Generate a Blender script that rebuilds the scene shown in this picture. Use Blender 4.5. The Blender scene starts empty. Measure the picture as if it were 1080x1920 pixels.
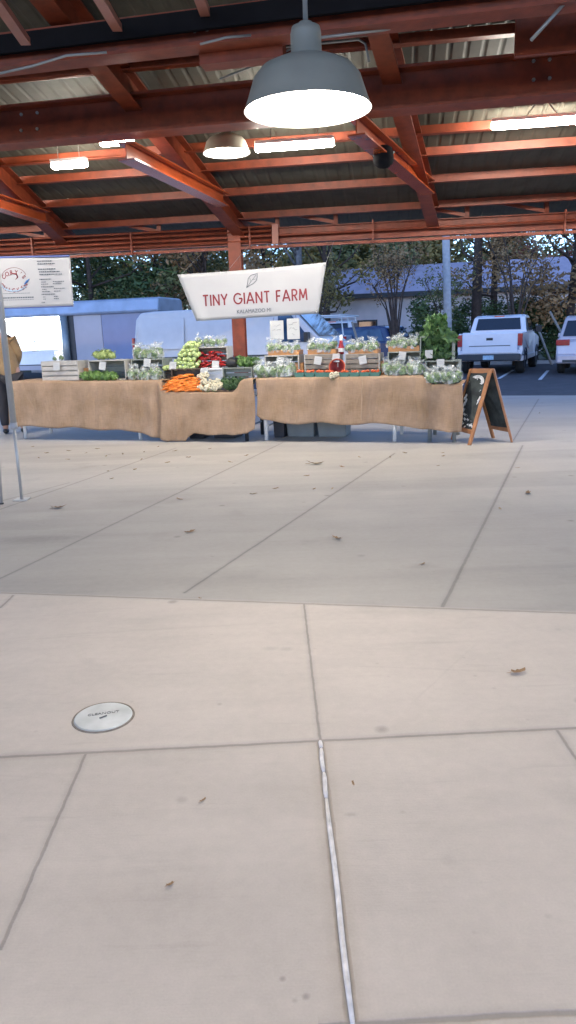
import bpy, bmesh, math, random
from mathutils import Vector, Matrix, noise
R = math.radians
col = bpy.context.scene.collection
scene = bpy.context.scene
# ------------------------------------------------------------------ camera
EYE = Vector((0, 0, 1.3)); FPX = 1387.0; PITCH = R(13.46); ROLL = 0.035
_r0 = Vector((1, 0, 0)); _u0 = Vector((0, math.sin(PITCH), math.cos(PITCH)))
FWD = Vector((0, math.cos(PITCH), -math.sin(PITCH)))
RT = _r0*math.cos(ROLL) - _u0*math.sin(ROLL); UP = _u0*math.cos(ROLL) + _r0*math.sin(ROLL)
cd = bpy.data.cameras.new('camera'); cam = bpy.data.objects.new('camera', cd); col.objects.link(cam)
m3 = Matrix((RT, UP, -FWD)).transposed()
cam.matrix_world = Matrix.Translation(EYE) @ m3.to_4x4()
cd.sensor_fit = 'VERTICAL'; cd.sensor_height = 36; cd.lens = 36*FPX/1920; cd.clip_end = 2000; cd.clip_start = .05
scene.camera = cam
# ------------------------------------------------------------------ sky, exposure
w = bpy.data.worlds.new('World'); scene.world = w; w.use_nodes = True
nt = w.node_tree; nt.nodes.clear()
sky = nt.nodes.new('ShaderNodeTexSky'); sky.sky_type = 'NISHITA'; sky.sun_disc = False
sky.sun_elevation = R(7.5); sky.sun_rotation = R(200); sky.air_density = 1.0; sky.dust_density = .1; sky.ozone_density = 5; sky.altitude = 2200
mul = nt.nodes.new('ShaderNodeMix'); mul.data_type = 'RGBA'; mul.blend_type = 'MULTIPLY'; mul.inputs[0].default_value = 1
mul.inputs[7].default_value = (1.75, .97, .80, 1)       # the camera is balanced for the warm lamps, so daylight is blue
bg = nt.nodes.new('ShaderNodeBackground'); bg.inputs[1].default_value = .15
out = nt.nodes.new('ShaderNodeOutputWorld')
nt.links.new(sky.outputs[0], mul.inputs[6]); nt.links.new(mul.outputs[2], bg.inputs[0]); nt.links.new(bg.outputs[0], out.inputs[0])
scene.view_settings.view_transform = 'Standard'; scene.view_settings.look = 'None'
scene.view_settings.exposure = 2.55; scene.view_settings.gamma = 1
scene.cycles.max_bounces = 6; scene.cycles.diffuse_bounces = 3; scene.cycles.glossy_bounces = 3; scene.cycles.transparent_max_bounces = 12
LAMP = 12.3          # pendant lamp emission
TUBE = 47.0         # tube lamp emission
# ------------------------------------------------------------------ helpers
def ray(x, y): return FWD + RT*((x-540)/FPX) + UP*((960-y)/FPX)
def atz(x, y, z): d = ray(x, y); return EYE + d*((z-EYE.z)/d.z)
def atY(x, y, Y): d = ray(x, y); return EYE + d*(Y/d.y)
def atP(x, y, P0, n): d = ray(x, y); return EYE + d*((P0-EYE).dot(n)/d.dot(n))
def udir(a): return Vector((math.cos(R(a)), math.sin(R(a)), 0))

def tag(o, label=None, cat=None, group=None, kind=None):
    if label: o['label'] = label
    if cat: o['category'] = cat
    if group: o['group'] = group
    if kind: o['kind'] = kind
    return o
def empty(name, loc=(0, 0, 0), rz=0, label=None, cat=None, group=None):
    o = bpy.data.objects.new(name, None); col.objects.link(o); o.location = loc; o.rotation_euler = (0, 0, rz)
    o.empty_display_size = .1
    return tag(o, label, cat, group)
class MB:
    def __init__(s): s.v = []; s.f = []; s.mi = []; s.cur = 0
    def add(s, vs, fs):
        n = len(s.v); s.v += [tuple(v) for v in vs]; s.f += [tuple(i+n for i in f) for f in fs]; s.mi += [s.cur]*len(fs); return s
    def box(s, x0, x1, y0, y1, z0, z1, M=None):
        vs = [Vector((x, y, z)) for x in (x0, x1) for y in (y0, y1) for z in (z0, z1)]
        if M is not None: vs = [M @ v for v in vs]
        return s.add(vs, [(0, 1, 3, 2), (4, 6, 7, 5), (0, 4, 5, 1), (2, 3, 7, 6), (0, 2, 6, 4), (1, 5, 7, 3)])
    def tube(s, pts, r, n=10, caps=True):
        pts = [Vector(p) for p in pts]; rs = r if isinstance(r, (list, tuple)) else [r]*len(pts)
        vs = []; up = None
        for i, p in enumerate(pts):
            t = (pts[min(i+1, len(pts)-1)] - pts[max(i-1, 0)]).normalized()
            if up is None: up = Vector((0, 0, 1)) if abs(t.z) < .9 else Vector((1, 0, 0))
            a = t.cross(up).normalized(); b = a.cross(t).normalized(); up = b
            for k in range(n):
                q = 2*math.pi*k/n; vs.append(p + (a*math.cos(q) + b*math.sin(q))*rs[i])
        fs = [(i*n+k, i*n+(k+1) % n, (i+1)*n+(k+1) % n, (i+1)*n+k) for i in range(len(pts)-1) for k in range(n)]
        if caps: fs += [tuple(range(n))[::-1], tuple(range((len(pts)-1)*n, len(pts)*n))]
        return s.add(vs, fs)
    def lathe(s, prof, n=32, c=(0, 0, 0), M=None):
        c = Vector(c); vs = [Vector((r*math.cos(2*math.pi*k/n), r*math.sin(2*math.pi*k/n), z)) + c for r, z in prof for k in range(n)]
        if M is not None: vs = [M @ v for v in vs]
        fs = [(i*n+k, i*n+(k+1) % n, (i+1)*n+(k+1) % n, (i+1)*n+k) for i in range(len(prof)-1) for k in range(n)]
        return s.add(vs, fs)
    def prism(s, poly, x0, x1, M=None, taper=None):
        """poly in (y,z), extruded along x"""
        n = len(poly); vs = []
        for x in (x0, x1):
            for (y, z) in poly:
                k = 1.0 if taper is None else taper(y, z)
                vs.append(Vector((x*k, y, z)))
        if M is not None: vs = [M @ v for v in vs]
        fs = [tuple(range(n)), tuple(range(n, 2*n))[::-1]] + [(i, i+n, (i+1) % n+n, (i+1) % n) for i in range(n)]
        return s.add(vs, fs)
    def sphere(s, c, r, n=10, m=7, sc=(1, 1, 1), amp=0, seed=0, M=None):
        vs = []; c = Vector(c)
        for i in range(m+1):
            for k in range(n):
                a = math.pi*i/m; b = 2*math.pi*k/n
                d = Vector((math.sin(a)*math.cos(b), math.sin(a)*math.sin(b), math.cos(a)))
                q = 1 + amp*noise.noise(d*2.3 + Vector((seed, seed*1.7, 3)))
                v = Vector((d.x*sc[0], d.y*sc[1], d.z*sc[2]))*r*q
                if M is not None: v = M @ v
                vs.append(v + c)
        fs = [(i*n+k, (i+1)*n+k, (i+1)*n+(k+1) % n, i*n+(k+1) % n) for i in range(m) for k in range(n)]
        return s.add(vs, fs)
    def mesh(s, name, mats, smooth=False):
        me = bpy.data.meshes.new(name); me.from_pydata(s.v, [], s.f); me.update()
        for m in (mats if isinstance(mats, (list, tuple)) else [mats]): me.materials.append(m)
        if any(s.mi): me.polygons.foreach_set('material_index', s.mi)
        bm = bmesh.new(); bm.from_mesh(me); bmesh.ops.remove_doubles(bm, verts=bm.verts, dist=1e-6) if len(s.v) < 4000 else None
        bmesh.ops.recalc_face_normals(bm, faces=bm.faces) if len(s.v) < 30000 else None
        bm.to_mesh(me); bm.free()
        if smooth: me.polygons.foreach_set('use_smooth', [True]*len(me.polygons))
        return me
    def build(s, name, mats, parent=None, smooth=False, bevel=0, sub=0, loc=None):
        o = bpy.data.objects.new(name, s.mesh(name, mats, smooth)); col.objects.link(o)
        if parent is not None: o.parent = parent
        if loc is not None: o.location = loc
        if bevel:
            b = o.modifiers.new('bevel', 'BEVEL'); b.width = bevel; b.segments = 2; b.limit_method = 'ANGLE'; b.angle_limit = R(35)
        if sub:
            b = o.modifiers.new('sub', 'SUBSURF'); b.levels = sub; b.render_levels = sub
        return o
def copy_tree(o, parent=None, loc=None, rot=None, scale=None, label=None):
    c = o.copy(); col.objects.link(c)
    if parent is not None: c.parent = parent
    for ch in list(o.children): copy_tree(ch, c)
    if loc is not None: c.location = loc
    if rot is not None: c.rotation_euler = rot
    if scale is not None: c.scale = scale
    if label: c['label'] = label
    return c
def beamM(a, b):
    """matrix: local y runs a->b, x horizontal, z up; returns (M, length)"""
    a = Vector(a); b = Vector(b); t = (b-a); L = t.length; t.normalize()
    x = t.cross(Vector((0, 0, 1))).normalized(); z = x.cross(t)
    M = Matrix((x, t, z)).transposed().to_4x4(); M.translation = a
    return M, L
def ibeam(mb, a, b, w, h, tf=.015, tw=.012):
    M, L = beamM(a, b)
    mb.box(-w/2, w/2, 0, L, -h/2, -h/2+tf, M); mb.box(-w/2, w/2, 0, L, h/2-tf, h/2, M); mb.box(-tw/2, tw/2, 0, L, -h/2+tf, h/2-tf, M)
def bar(mb, a, b, w, h):
    M, L = beamM(a, b); mb.box(-w/2, w/2, 0, L, -h/2, h/2, M)
def text(body, size, M, material, name, parent, extrude=.001, align='CENTER', sx=1.0, bold=0):
    cu = bpy.data.curves.new(name, 'FONT'); cu.body = body; cu.size = size; cu.align_x = align; cu.align_y = 'CENTER'
    cu.extrude = extrude; cu.offset = bold; cu.resolution_u = 4
    t = bpy.data.objects.new('tmp', cu); col.objects.link(t); bpy.context.view_layer.update()
    me = bpy.data.meshes.new_from_object(t.evaluated_get(bpy.context.evaluated_depsgraph_get()))
    bpy.data.objects.remove(t); me.materials.clear(); me.materials.append(material)
    me.transform(M @ Matrix.Diagonal((sx, 1, 1, 1)))
    o = bpy.data.objects.new(name, me); col.objects.link(o); o.parent = parent
    return o
# ------------------------------------------------------------------ materials
def mat(name, c, rough=.6, metal=0, var=.12, scale=6, bump=0, bscale=60, spec=.5, emit=0, ecol=None, trans=0, coat=0, c2=None, detail=6):
    m = bpy.data.materials.new(name); m.use_nodes = True; n = m.node_tree; b = n.nodes['Principled BSDF']
    tc = n.nodes.new('ShaderNodeTexCoord')
    ns = n.nodes.new('ShaderNodeTexNoise'); ns.inputs['Scale'].default_value = scale; ns.inputs['Detail'].default_value = detail
    n.links.new(tc.outputs['Object'], ns.inputs['Vector'])
    cr = n.nodes.new('ShaderNodeValToRGB'); cr.color_ramp.elements[0].position = .3; cr.color_ramp.elements[1].position = .7
    a = tuple(x*(1-var) for x in c); d = c2 if c2 else tuple(min(1, x*(1+var)) for x in c)
    cr.color_ramp.elements[0].color = (*a, 1); cr.color_ramp.elements[1].color = (*d, 1)
    n.links.new(ns.outputs[0], cr.inputs[0]); n.links.new(cr.outputs[0], b.inputs['Base Color'])
    b.inputs['Roughness'].default_value = rough; b.inputs['Metallic'].default_value = metal
    b.inputs['Specular IOR Level'].default_value = spec
    if trans: b.inputs['Transmission Weight'].default_value = trans
    if coat: b.inputs['Coat Weight'].default_value = coat; b.inputs['Coat Roughness'].default_value = .05
    if emit: b.inputs['Emission Strength'].default_value = emit; b.inputs['Emission Color'].default_value = (*(ecol or c), 1)
    if bump:
        n2 = n.nodes.new('ShaderNodeTexNoise'); n2.inputs['Scale'].default_value = bscale; n2.inputs['Detail'].default_value = 4
        n.links.new(tc.outputs['Object'], n2.inputs['Vector'])
        bp = n.nodes.new('ShaderNodeBump'); bp.inputs['Strength'].default_value = bump; bp.inputs['Distance'].default_value = .01
        n.links.new(n2.outputs[0], bp.inputs['Height']); n.links.new(bp.outputs[0], b.inputs['Normal'])
    return m
def add_wave(m, scale, direction, strength, dist=.005, col_amt=0, rot=None):
    n = m.node_tree; b = n.nodes['Principled BSDF']; tc = [x for x in n.nodes if x.type == 'TEX_COORD'][0]
    wv = n.nodes.new('ShaderNodeTexWave'); wv.inputs['Scale'].default_value = scale; wv.bands_direction = direction
    n.links.new(tc.outputs['Object'], wv.inputs['Vector'])
    bp = n.nodes.new('ShaderNodeBump'); bp.inputs['Strength'].default_value = strength; bp.inputs['Distance'].default_value = dist
    n.links.new(wv.outputs['Fac'], bp.inputs['Height']); n.links.new(bp.outputs[0], b.inputs['Normal'])
    return m
M = {}
M['red'] = mat('red_paint', (.215, .041, .014), rough=.52, var=.28, scale=9, bump=.12, bscale=60)
M['deck'] = mat('galvanised_deck', (.068, .066, .050), rough=.75, metal=0, var=.2, scale=5, bump=.05)
M['galv'] = mat('galvanised_steel', (.32, .34, .33), rough=.42, metal=.5, var=.1)
M['shade'] = mat('lamp_shade_metal', (.34, .33, .27), rough=.38, metal=.25, var=.08)
M['enamel'] = mat('white_enamel', (.85, .85, .82), rough=.3, var=.02)
M['red_gloss'] = mat('glossy_red_paint', (.30, .058, .017), rough=.2, var=.18, scale=3)
M['matt_black'] = mat('matt_black', (.012, .012, .014), rough=.95, spec=.1)
M['black'] = mat('black_plastic', (.015, .015, .016), rough=.45, var=.1)
M['white'] = mat('white_paint', (.78, .78, .77), rough=.4, var=.04)
M['plastic_white'] = mat('white_folding_table_plastic', (.72, .72, .70), rough=.5, var=.04)
M['pipe'] = mat('white_pipe', (.6, .6, .58), rough=.4, var=.05)
M['cream'] = mat('primer_paint', (.35, .14, .10), rough=.4, var=.1)
def emission(name, c, s):
    m = bpy.data.materials.new(name); m.use_nodes = True; n = m.node_tree; n.nodes.clear()
    e = n.nodes.new('ShaderNodeEmission'); e.inputs[0].default_value = (*c, 1); e.inputs[1].default_value = s
    o = n.nodes.new('ShaderNodeOutputMaterial'); n.links.new(e.outputs[0], o.inputs[0]); return m
M['lamp'] = emission('lit_lamp_lens', (1, .92, .79), LAMP)
M['tube'] = emission('lit_tube', (1, .94, .84), TUBE)
# ------------------------------------------------------------------ ground
FLOOR_LINES = [  # (pixel a, pixel b, width, extended)
    ((0, 1420), (1080, 1365), .008), ((0, 1112), (1080, 1150), .008),
    ((570, 1133), (600, 1388), .005), ((600, 1388), (660, 1920), .014), ((160, 1415), (0, 1780), .005), ((1045, 1370), (1200, 1600), .006),
    ((830, 1138), (980, 835), .010), ((345, 1112), (740, 850), .008), ((-260, 1210), (530, 830), .008), ((-300, 1060), (330, 840), .007),
    ((25, 1116), (0, 1140), .007), ((0, 940), (130, 905), .006), ((960, 830), (1010, 748), .008), ((600, 1925), (1080, 1898), .008)]
def concrete():
    m = bpy.data.materials.new('brushed_concrete'); m.use_nodes = True; n = m.node_tree; b = n.nodes['Principled BSDF']; L = n.links
    N = n.nodes.new
    tc = N('ShaderNodeTexCoord')
    def nz(scale, det, vec=None, rough=.6):
        t = N('ShaderNodeTexNoise'); t.inputs['Scale'].default_value = scale; t.inputs['Detail'].default_value = det; t.inputs['Roughness'].default_value = rough
        L.new(vec or tc.outputs['Object'], t.inputs['Vector']); return t.outputs[0]
    def mth(op, a, c=None, d=None, clamp=False):
        t = N('ShaderNodeMath'); t.operation = op; t.use_clamp = clamp
        for i, v in enumerate((a, c, d)):
            if v is None: continue
            if isinstance(v, (int, float)): t.inputs[i].default_value = v
            else: L.new(v, t.inputs[i])
        return t.outputs[0]
    def ramp(v, a, c, lo=0, hi=1):
        t = N('ShaderNodeMapRange'); L.new(v, t.inputs[0]); t.inputs[1].default_value = a; t.inputs[2].default_value = c
        t.inputs[3].default_value = lo; t.inputs[4].default_value = hi; return t.outputs[0]
    # wobble for joint edges
    sep = N('ShaderNodeSeparateXYZ'); L.new(tc.outputs['Object'], sep.inputs[0])
    wob = mth('MULTIPLY', mth('SUBTRACT', nz(14, 5), .5), .010)
    dark = None; halo = None
    for (a, c, wd) in FLOOR_LINES:
        A = atz(*a, 0); B = atz(*c, 0); t = (B-A); ln = t.length; t.normalize()
        nx, ny = -t.y, t.x
        d = mth('ADD', mth('MULTIPLY', sep.outputs[0], nx), mth('MULTIPLY', sep.outputs[1], ny))
        d = mth('ABSOLUTE', mth('ADD', mth('SUBTRACT', d, A.x*nx + A.y*ny), wob))
        s = mth('ADD', mth('MULTIPLY', sep.outputs[0], t.x), mth('MULTIPLY', sep.outputs[1], t.y))
        s = mth('SUBTRACT', s, A.x*t.x + A.y*t.y)
        ins = mth('MULTIPLY', mth('GREATER_THAN', s, -.003), mth('LESS_THAN', s, ln+.003))
        k = mth('MULTIPLY', ramp(d, wd*.5, wd*1.0 + .001, 1, 0), ins)
        h = mth('MULTIPLY', ramp(d, wd*.5, wd*2.2+.012, 1, 0), ins)
        dark = k if dark is None else mth('MAXIMUM', dark, k)
        halo = h if halo is None else mth('MAXIMUM', halo, h)
    # slab zones: near apron is warm, beyond the skewed joint it is greyer and patchier
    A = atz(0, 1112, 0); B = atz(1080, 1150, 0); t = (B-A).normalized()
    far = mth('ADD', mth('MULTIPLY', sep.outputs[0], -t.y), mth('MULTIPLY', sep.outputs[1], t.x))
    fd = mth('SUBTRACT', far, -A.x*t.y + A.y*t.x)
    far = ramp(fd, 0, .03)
    # first slab row beyond the joint: darker slab tone, with light falloff painted in
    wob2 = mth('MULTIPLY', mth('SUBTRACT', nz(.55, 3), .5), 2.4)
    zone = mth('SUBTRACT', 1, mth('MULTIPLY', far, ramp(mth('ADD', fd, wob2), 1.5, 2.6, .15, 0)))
    # long streaks in slabs beyond the joint
    mp = N('ShaderNodeMapping'); mp.inputs['Rotation'].default_value = (0, 0, R(-68)); mp.inputs['Scale'].default_value = (.22, 1.3, 1)
    L.new(tc.outputs['Object'], mp.inputs[0])
    st = nz(1.0, 2, mp.outputs[0], .4)
    mp2 = N('ShaderNodeMapping'); mp2.inputs['Rotation'].default_value = (0, 0, R(10)); mp2.inputs['Scale'].default_value = (.3, 3.0, 1)
    L.new(tc.outputs['Object'], mp2.inputs[0])
    st2 = nz(1.6, 4, mp2.outputs[0])
    blot = nz(2.2, 8); fine = nz(160, 3); mid = nz(26, 6)
    base = N('ShaderNodeMix'); base.data_type = 'RGBA'; L.new(far, base.inputs[0])
    base.inputs[6].default_value = (.455, .40, .355, 1); base.inputs[7].default_value = (.365, .338, .308, 1)
    v = mth('ADD', mth('MULTIPLY', mth('SUBTRACT', blot, .5), .42), 1.0)
    v = mth('ADD', v, mth('MULTIPLY', mth('SUBTRACT', st2, .5), .22))
    v = mth('ADD', v, mth('MULTIPLY', mth('SUBTRACT', fine, .5), .16))
    v = mth('ADD', v, mth('MULTIPLY', mth('SUBTRACT', mid, .5), .17))
    v = mth('ADD', v, mth('MULTIPLY', mth('MULTIPLY', ramp(st, .42, .50, -.5, .5), far), .11))
    # grey smudges and small stains
    sm = ramp(nz(1.7, 3), .60, .72, 0, .10); v = mth('SUBTRACT', v, sm)
    vo = N('ShaderNodeTexVoronoi'); vo.inputs['Scale'].default_value = 2.6; L.new(tc.outputs['Object'], vo.inputs['Vector'])
    sp = mth('MULTIPLY', ramp(vo.outputs['Distance'], .03, .085, 1, 0), ramp(nz(1.1, 1), .42, .48)); v = mth('SUBTRACT', v, mth('MULTIPLY', sp, .32))
    v2 = N('ShaderNodeTexVoronoi'); v2.inputs['Scale'].default_value = 9; L.new(tc.outputs['Object'], v2.inputs['Vector'])
    v = mth('SUBTRACT', v, mth('MULTIPLY', mth('MULTIPLY', ramp(v2.outputs['Distance'], .03, .10, 1, 0), ramp(nz(3.1, 1), .52, .58)), .14))
    scr = N('ShaderNodeMapping'); scr.inputs['Rotation'].default_value = (0, 0, R(35)); scr.inputs['Scale'].default_value = (.8, 9, 1); L.new(tc.outputs['Object'], scr.inputs[0])
    v = mth('SUBTRACT', v, ramp(nz(2.4, 3, scr.outputs[0]), .60, .72, 0, .07))
    v = mth('SUBTRACT', v, mth('MULTIPLY', halo, .12))
    v = mth('MULTIPLY', v, ramp(dark, 0, 1, 1, .68))
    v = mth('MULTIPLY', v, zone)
    # spills and scuffs of the slabs
    wb = mth('MULTIPLY', mth('SUBTRACT', nz(22, 3), .5), 1.1)
    for (px, py, rad, k, ax) in ((340, 1500, .017, .16, 1), (530, 1835, .007, .30, 1), (573, 1869, .008, .32, 1), (553, 1876, .006, .18, 1), (658, 1527, .010, .18, .6), (840, 1612, .020, .10, 1), (537, 1217, .022, .14, .8), (505, 1216, .02, .10, .6), (65, 1012, .11, .22, .35), (20, 985, .18, .14, .5), (660, 925, .16, .09, .8), (412, 1320, .010, .2, 1), (700, 1680, .05, .05, 1), (165, 1240, .03, .07, 1), (250, 1700, .06, .05, .5), (905, 1500, .05, .05, .7), (640, 876, .12, .10, .5), (790, 1062, .05, .12, .5)):
        c = atz(px, py, 0)
        dx = mth('MULTIPLY', mth('SUBTRACT', sep.outputs[0], c.x), ax/rad); dy = mth('MULTIPLY', mth('SUBTRACT', sep.outputs[1], c.y), 1/rad)
        dd = mth('ADD', mth('SQRT', mth('ADD', mth('MULTIPLY', dx, dx), mth('MULTIPLY', dy, dy))), wb)
        v = mth('MULTIPLY', v, ramp(dd, .35, 1.3, 1-k, 1))
    for (a, c, wd, k) in (((0, 1197), (560, 1165), .02, .05), ((600, 1150), (1080, 1140), .03, .04), ((650, 1248), (1000, 1262), .012, .05), ((0, 1262), (300, 1235), .03, .03), ((760, 1330), (900, 1200), .008, .05), ((0, 1010), (330, 1000), .05, .05), ((100, 1650), (420, 1620), .02, .03), ((720, 1560), (1080, 1540), .03, .03)):
        A1 = atz(*a, 0); B1 = atz(*c, 0); t1 = (B1-A1); l1_ = t1.length; t1.normalize()
        d1 = mth('ABSOLUTE', mth('ADD', mth('SUBTRACT', mth('ADD', mth('MULTIPLY', sep.outputs[0], -t1.y), mth('MULTIPLY', sep.outputs[1], t1.x)), -A1.x*t1.y + A1.y*t1.x), mth('MULTIPLY', wob, 2)))
        s1 = mth('SUBTRACT', mth('ADD', mth('MULTIPLY', sep.outputs[0], t1.x), mth('MULTIPLY', sep.outputs[1], t1.y)), A1.x*t1.x + A1.y*t1.y)
        i1 = mth('MULTIPLY', ramp(s1, 0, l1_*.2), ramp(s1, l1_*.8, l1_, 1, 0))
        v = mth('MULTIPLY', v, mth('SUBTRACT', 1, mth('MULTIPLY', mth('MULTIPLY', ramp(d1, 0, wd, 1, 0), i1), k)))
    A2 = atz(0, 1420, 0); B2 = atz(1080, 1365, 0); t2 = (B2-A2).normalized()
    da = mth('SUBTRACT', mth('ADD', mth('MULTIPLY', sep.outputs[0], -t2.y), mth('MULTIPLY', sep.outputs[1], t2.x)), -A2.x*t2.y + A2.y*t2.x)
    below = ramp(da, -.005, .005, 1, 0); right = ramp(sep.outputs[0], .078, .086)
    v = mth('MULTIPLY', v, mth('SUBTRACT', 1.02, mth('MULTIPLY', below, .055)))
    v = mth('MULTIPLY', v, mth('ADD', .985, mth('MULTIPLY', mth('MULTIPLY', below, right), .035)))
    mx = N('ShaderNodeMix'); mx.data_type = 'RGBA'; mx.blend_type = 'MULTIPLY'; mx.inputs[0].default_value = 1
    cb = N('ShaderNodeCombineColor'); 
    for i in range(3): L.new(v, cb.inputs[i])
    L.new(base.outputs[2], mx.inputs[6]); L.new(cb.outputs[0], mx.inputs[7]); L.new(mx.outputs[2], b.inputs['Base Color'])
    rg = ramp(blot, .3, .7, .62, .8); L.new(rg, b.inputs['Roughness'])
    # broom texture bump + joint recess
    mp3 = N('ShaderNodeMapping'); mp3.inputs['Scale'].default_value = (12, 240, 1); L.new(tc.outputs['Object'], mp3.inputs[0])
    hh = mth('ADD', mth('MULTIPLY', nz(1, 2, mp3.outputs[0]), .35), mth('MULTIPLY', fine, .3)); hh = mth('SUBTRACT', hh, mth('MULTIPLY', dark, 2.5))
    bp = N('ShaderNodeBump'); bp.inputs['Strength'].default_value = .35; bp.inputs['Distance'].default_value = .004
    L.new(hh, bp.inputs['Height']); L.new(bp.outputs[0], b.inputs['Normal'])
    return m
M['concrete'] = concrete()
M['asphalt'] = mat('asphalt', (.06, .052, .056), rough=.8, var=.25, scale=3, bump=.4, bscale=120)
M['soil'] = mat('leaf_littered_soil', (.10, .075, .045), rough=.95, var=.4, scale=2.5, c2=(.10, .11, .045), bump=.6, bscale=20)
E0 = atz(600, 742, 0); E1 = atz(1080, 742, 0); ed = udir(-22); EC = (E0+E1)/2
en = Vector((-ed.y, ed.x, 0))
LOTZ = -.15
def sheet(name, pts, z, material, thick=0):
    mb = MB(); n = len(pts); vs = [Vector((p[0], p[1], z)) for p in pts]
    if thick:
        vs += [Vector((p[0], p[1], z-thick)) for p in pts]
        mb.add(vs, [tuple(range(n)), tuple(range(n, 2*n))[::-1]] + [(i, i+n, (i+1) % n+n, (i+1) % n) for i in range(n)])
    else: mb.add(vs, [tuple(range(n))])
    return tag(mb.build(name, material), kind='structure')
a = EC - ed*30; b_ = EC + ed*30
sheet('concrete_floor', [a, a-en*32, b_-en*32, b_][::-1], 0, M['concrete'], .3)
c0 = EC + en*18.5
sheet('ground', [(-400, -300), (400, -300), (400, 700), (-400, 700)], LOTZ-.008, M['soil'])
sheet('parking_lot', [EC-ed*60+en*.0, EC+ed*60, EC+ed*60+en*16.5, EC-ed*60+en*16.5], LOTZ, M['asphalt'])
# painted bay lines
M['paint'] = mat('worn_white_line_paint', (.6, .6, .6), rough=.7, var=.3, scale=20)
lm = MB()
for px, py in ((935, 710), (1012, 712), (760, 690)):
    p = atz(px, py, LOTZ+.004); q = p + en*4.6
    t = ed*.05; vs = [p-t, p+t, q+t, q-t]; lm.add([Vector((v.x, v.y, LOTZ+.004)) for v in vs], [(0, 1, 2, 3)])
tag(lm.build('parking_line', M['paint']), kind='structure')
# ------------------------------------------------------------------ market pavilion
LA = -9.0; uL = udir(LA); vL = Vector((-uL.y, uL.x, 0))          # longitudinal axis and outward axis
EV = atY(540, 440, 11.7); EV = Vector((EV.x, EV.y, 0))            # a point under the eave beam
SL = .165
def roofz(p): return 3.06 - SL*(Vector((p.x, p.y, 0))-EV).dot(vL)
rn = (Vector((0, 0, 1)) + vL*SL).normalized()                    # roof plane normal
def onroof(x, y, off=0): return atP(x, y, EV+Vector((0, 0, 3.06+off)), rn)
pav = empty('market_pavilion', EV, label='open market pavilion with red-brown steel frame and grey metal roof deck', cat='pavilion')
def P(mb, name, m='red', parent=None, **k):
    """mesh given in world coordinates, parented to the pavilion"""
    o = mb.build(name, M[m], parent or pav, **k)
    o.matrix_parent_inverse = Matrix.Identity(4)
    if parent is None: o.location = -EV
    return o
# deck: corrugated sheet
mb = MB()
U0, U1, V0, V1 = -11, 11, -16, .75
n = 0; step = .076; prof = []
u = U0
vs = []; k = 0
while u < U1:
    for du, dz in ((0, 0), (.02, .008), (.038, .008), (.058, 0)):
        for v in (V1, V0):
            q = EV + uL*(u+du) + vL*v; vs.append(Vector((q.x, q.y, roofz(q)+dz)))
    u += step*2
nn = len(vs)//2
mb.add(vs, [(2*i, 2*i+1, 2*i+3, 2*i+2) for i in range(nn-1)])
P(mb, 'roof_deck', 'deck')
mb = MB(); 
vs = []
for du in (U0-.2, U1+.2):
    for v in (V1+.02, V0-.1):
        q = EV+uL*du+vL*v; vs += [Vector((q.x, q.y, roofz(q)+.06)), Vector((q.x, q.y, roofz(q)+.12))]
mb.add(vs, [(0, 2, 6, 4), (1, 5, 7, 3), (0, 1, 3, 2), (4, 6, 7, 5), (0, 4, 5, 1), (2, 3, 7, 6)])
P(mb, 'roof_sheet', 'deck')
def lineLong(px, py, off=0, Yc=None):
    c = onroof(px, py, off) if Yc is None else atY(px, py, Yc)
    return c
# purlins (between rafters, undersides catch the light)
for py in (399, 352, 302, 262, 215, 92, 40):
    c = lineLong(540, py, -.06); a = c - uL*9; b = c + uL*9
    mb = MB(); MM, Ln = beamM(a, b)
    mb.box(-.045, .045, 0, Ln, -.055, -.047, MM); mb.box(-.045, -.037, 0, Ln, -.047, .05, MM)
    P(mb, 'purlin')
# rafters
RAF = [((447, 425), (185, 100)), ((810, 398), (712, 40)), ((118, 442), (-30, 300)), ((1230, 380), (1250, 120))]
for (e, t) in RAF:
    A = onroof(*e, -.2); B = onroof(*t, -.2); d = (B-A).normalized()
    mb = MB(); ibeam(mb, A-d*.45, A+d*11, .17, .26); P(mb, 'rafter')
# big longitudinal girder, nearer girder
G = atY(540, 190, 7.45); gz0 = atY(540, 229, 7.45).z; gz1 = atY(540, 152, 7.45).z
def girder(c, z0, z1, la, w=.22, name='girder'):
    d = udir(la); mb = MB(); c = Vector((c.x, c.y, (z0+z1)/2)); ibeam(mb, c-d*10, c+d*10, w, z1-z0, .022, .016); return P(mb, name)
girder(G, gz0, gz1, -11.0, .26)
G1 = atY(560, 40, 6.0); z0 = atY(560, 72, 6.0).z; z1 = atY(560, 3, 6.0).z
girder(G1, z0, z1, -11.5, .2)
for (px, py, Yb) in ((365, 58, 5.9), (388, 55, 5.9), (40, 215, 7.6), (40, 245, 7.6), (70, 212, 7.6), (70, 242, 7.6), (1000, 115, 7.2), (1000, 150, 7.2), (1030, 112, 7.2), (1030, 147, 7.2)):
    nB = Vector((udir(-11).y, -udir(-11).x, 0)); web = (G1 if py < 80 else G); pb = atP(px, py, web + nB*.012, nB)
    mb = MB(); mb.lathe([(.001, .016), (.014, .016), (.016, .012), (.016, 0)], 6, M=Matrix.Translation(pb) @ Matrix.Rotation(R(90), 4, 'X')); P(mb, 'bolt', 'galv')
# horizontal lower chords (braces) from girder out to the rafters
def chord(a, b, w=.17, h=.16):
    mb = MB(); ibeam(mb, a, b, w, h); return P(mb, 'brace', 'red_gloss')
chord(atY(236, 283, 7.5), onroof(418, 375, -.28)); chord(atY(668, 236, 7.3), onroof(803, 352, -.28)); chord(atY(-130, 340, 7.8), onroof(85, 408, -.28))
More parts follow.
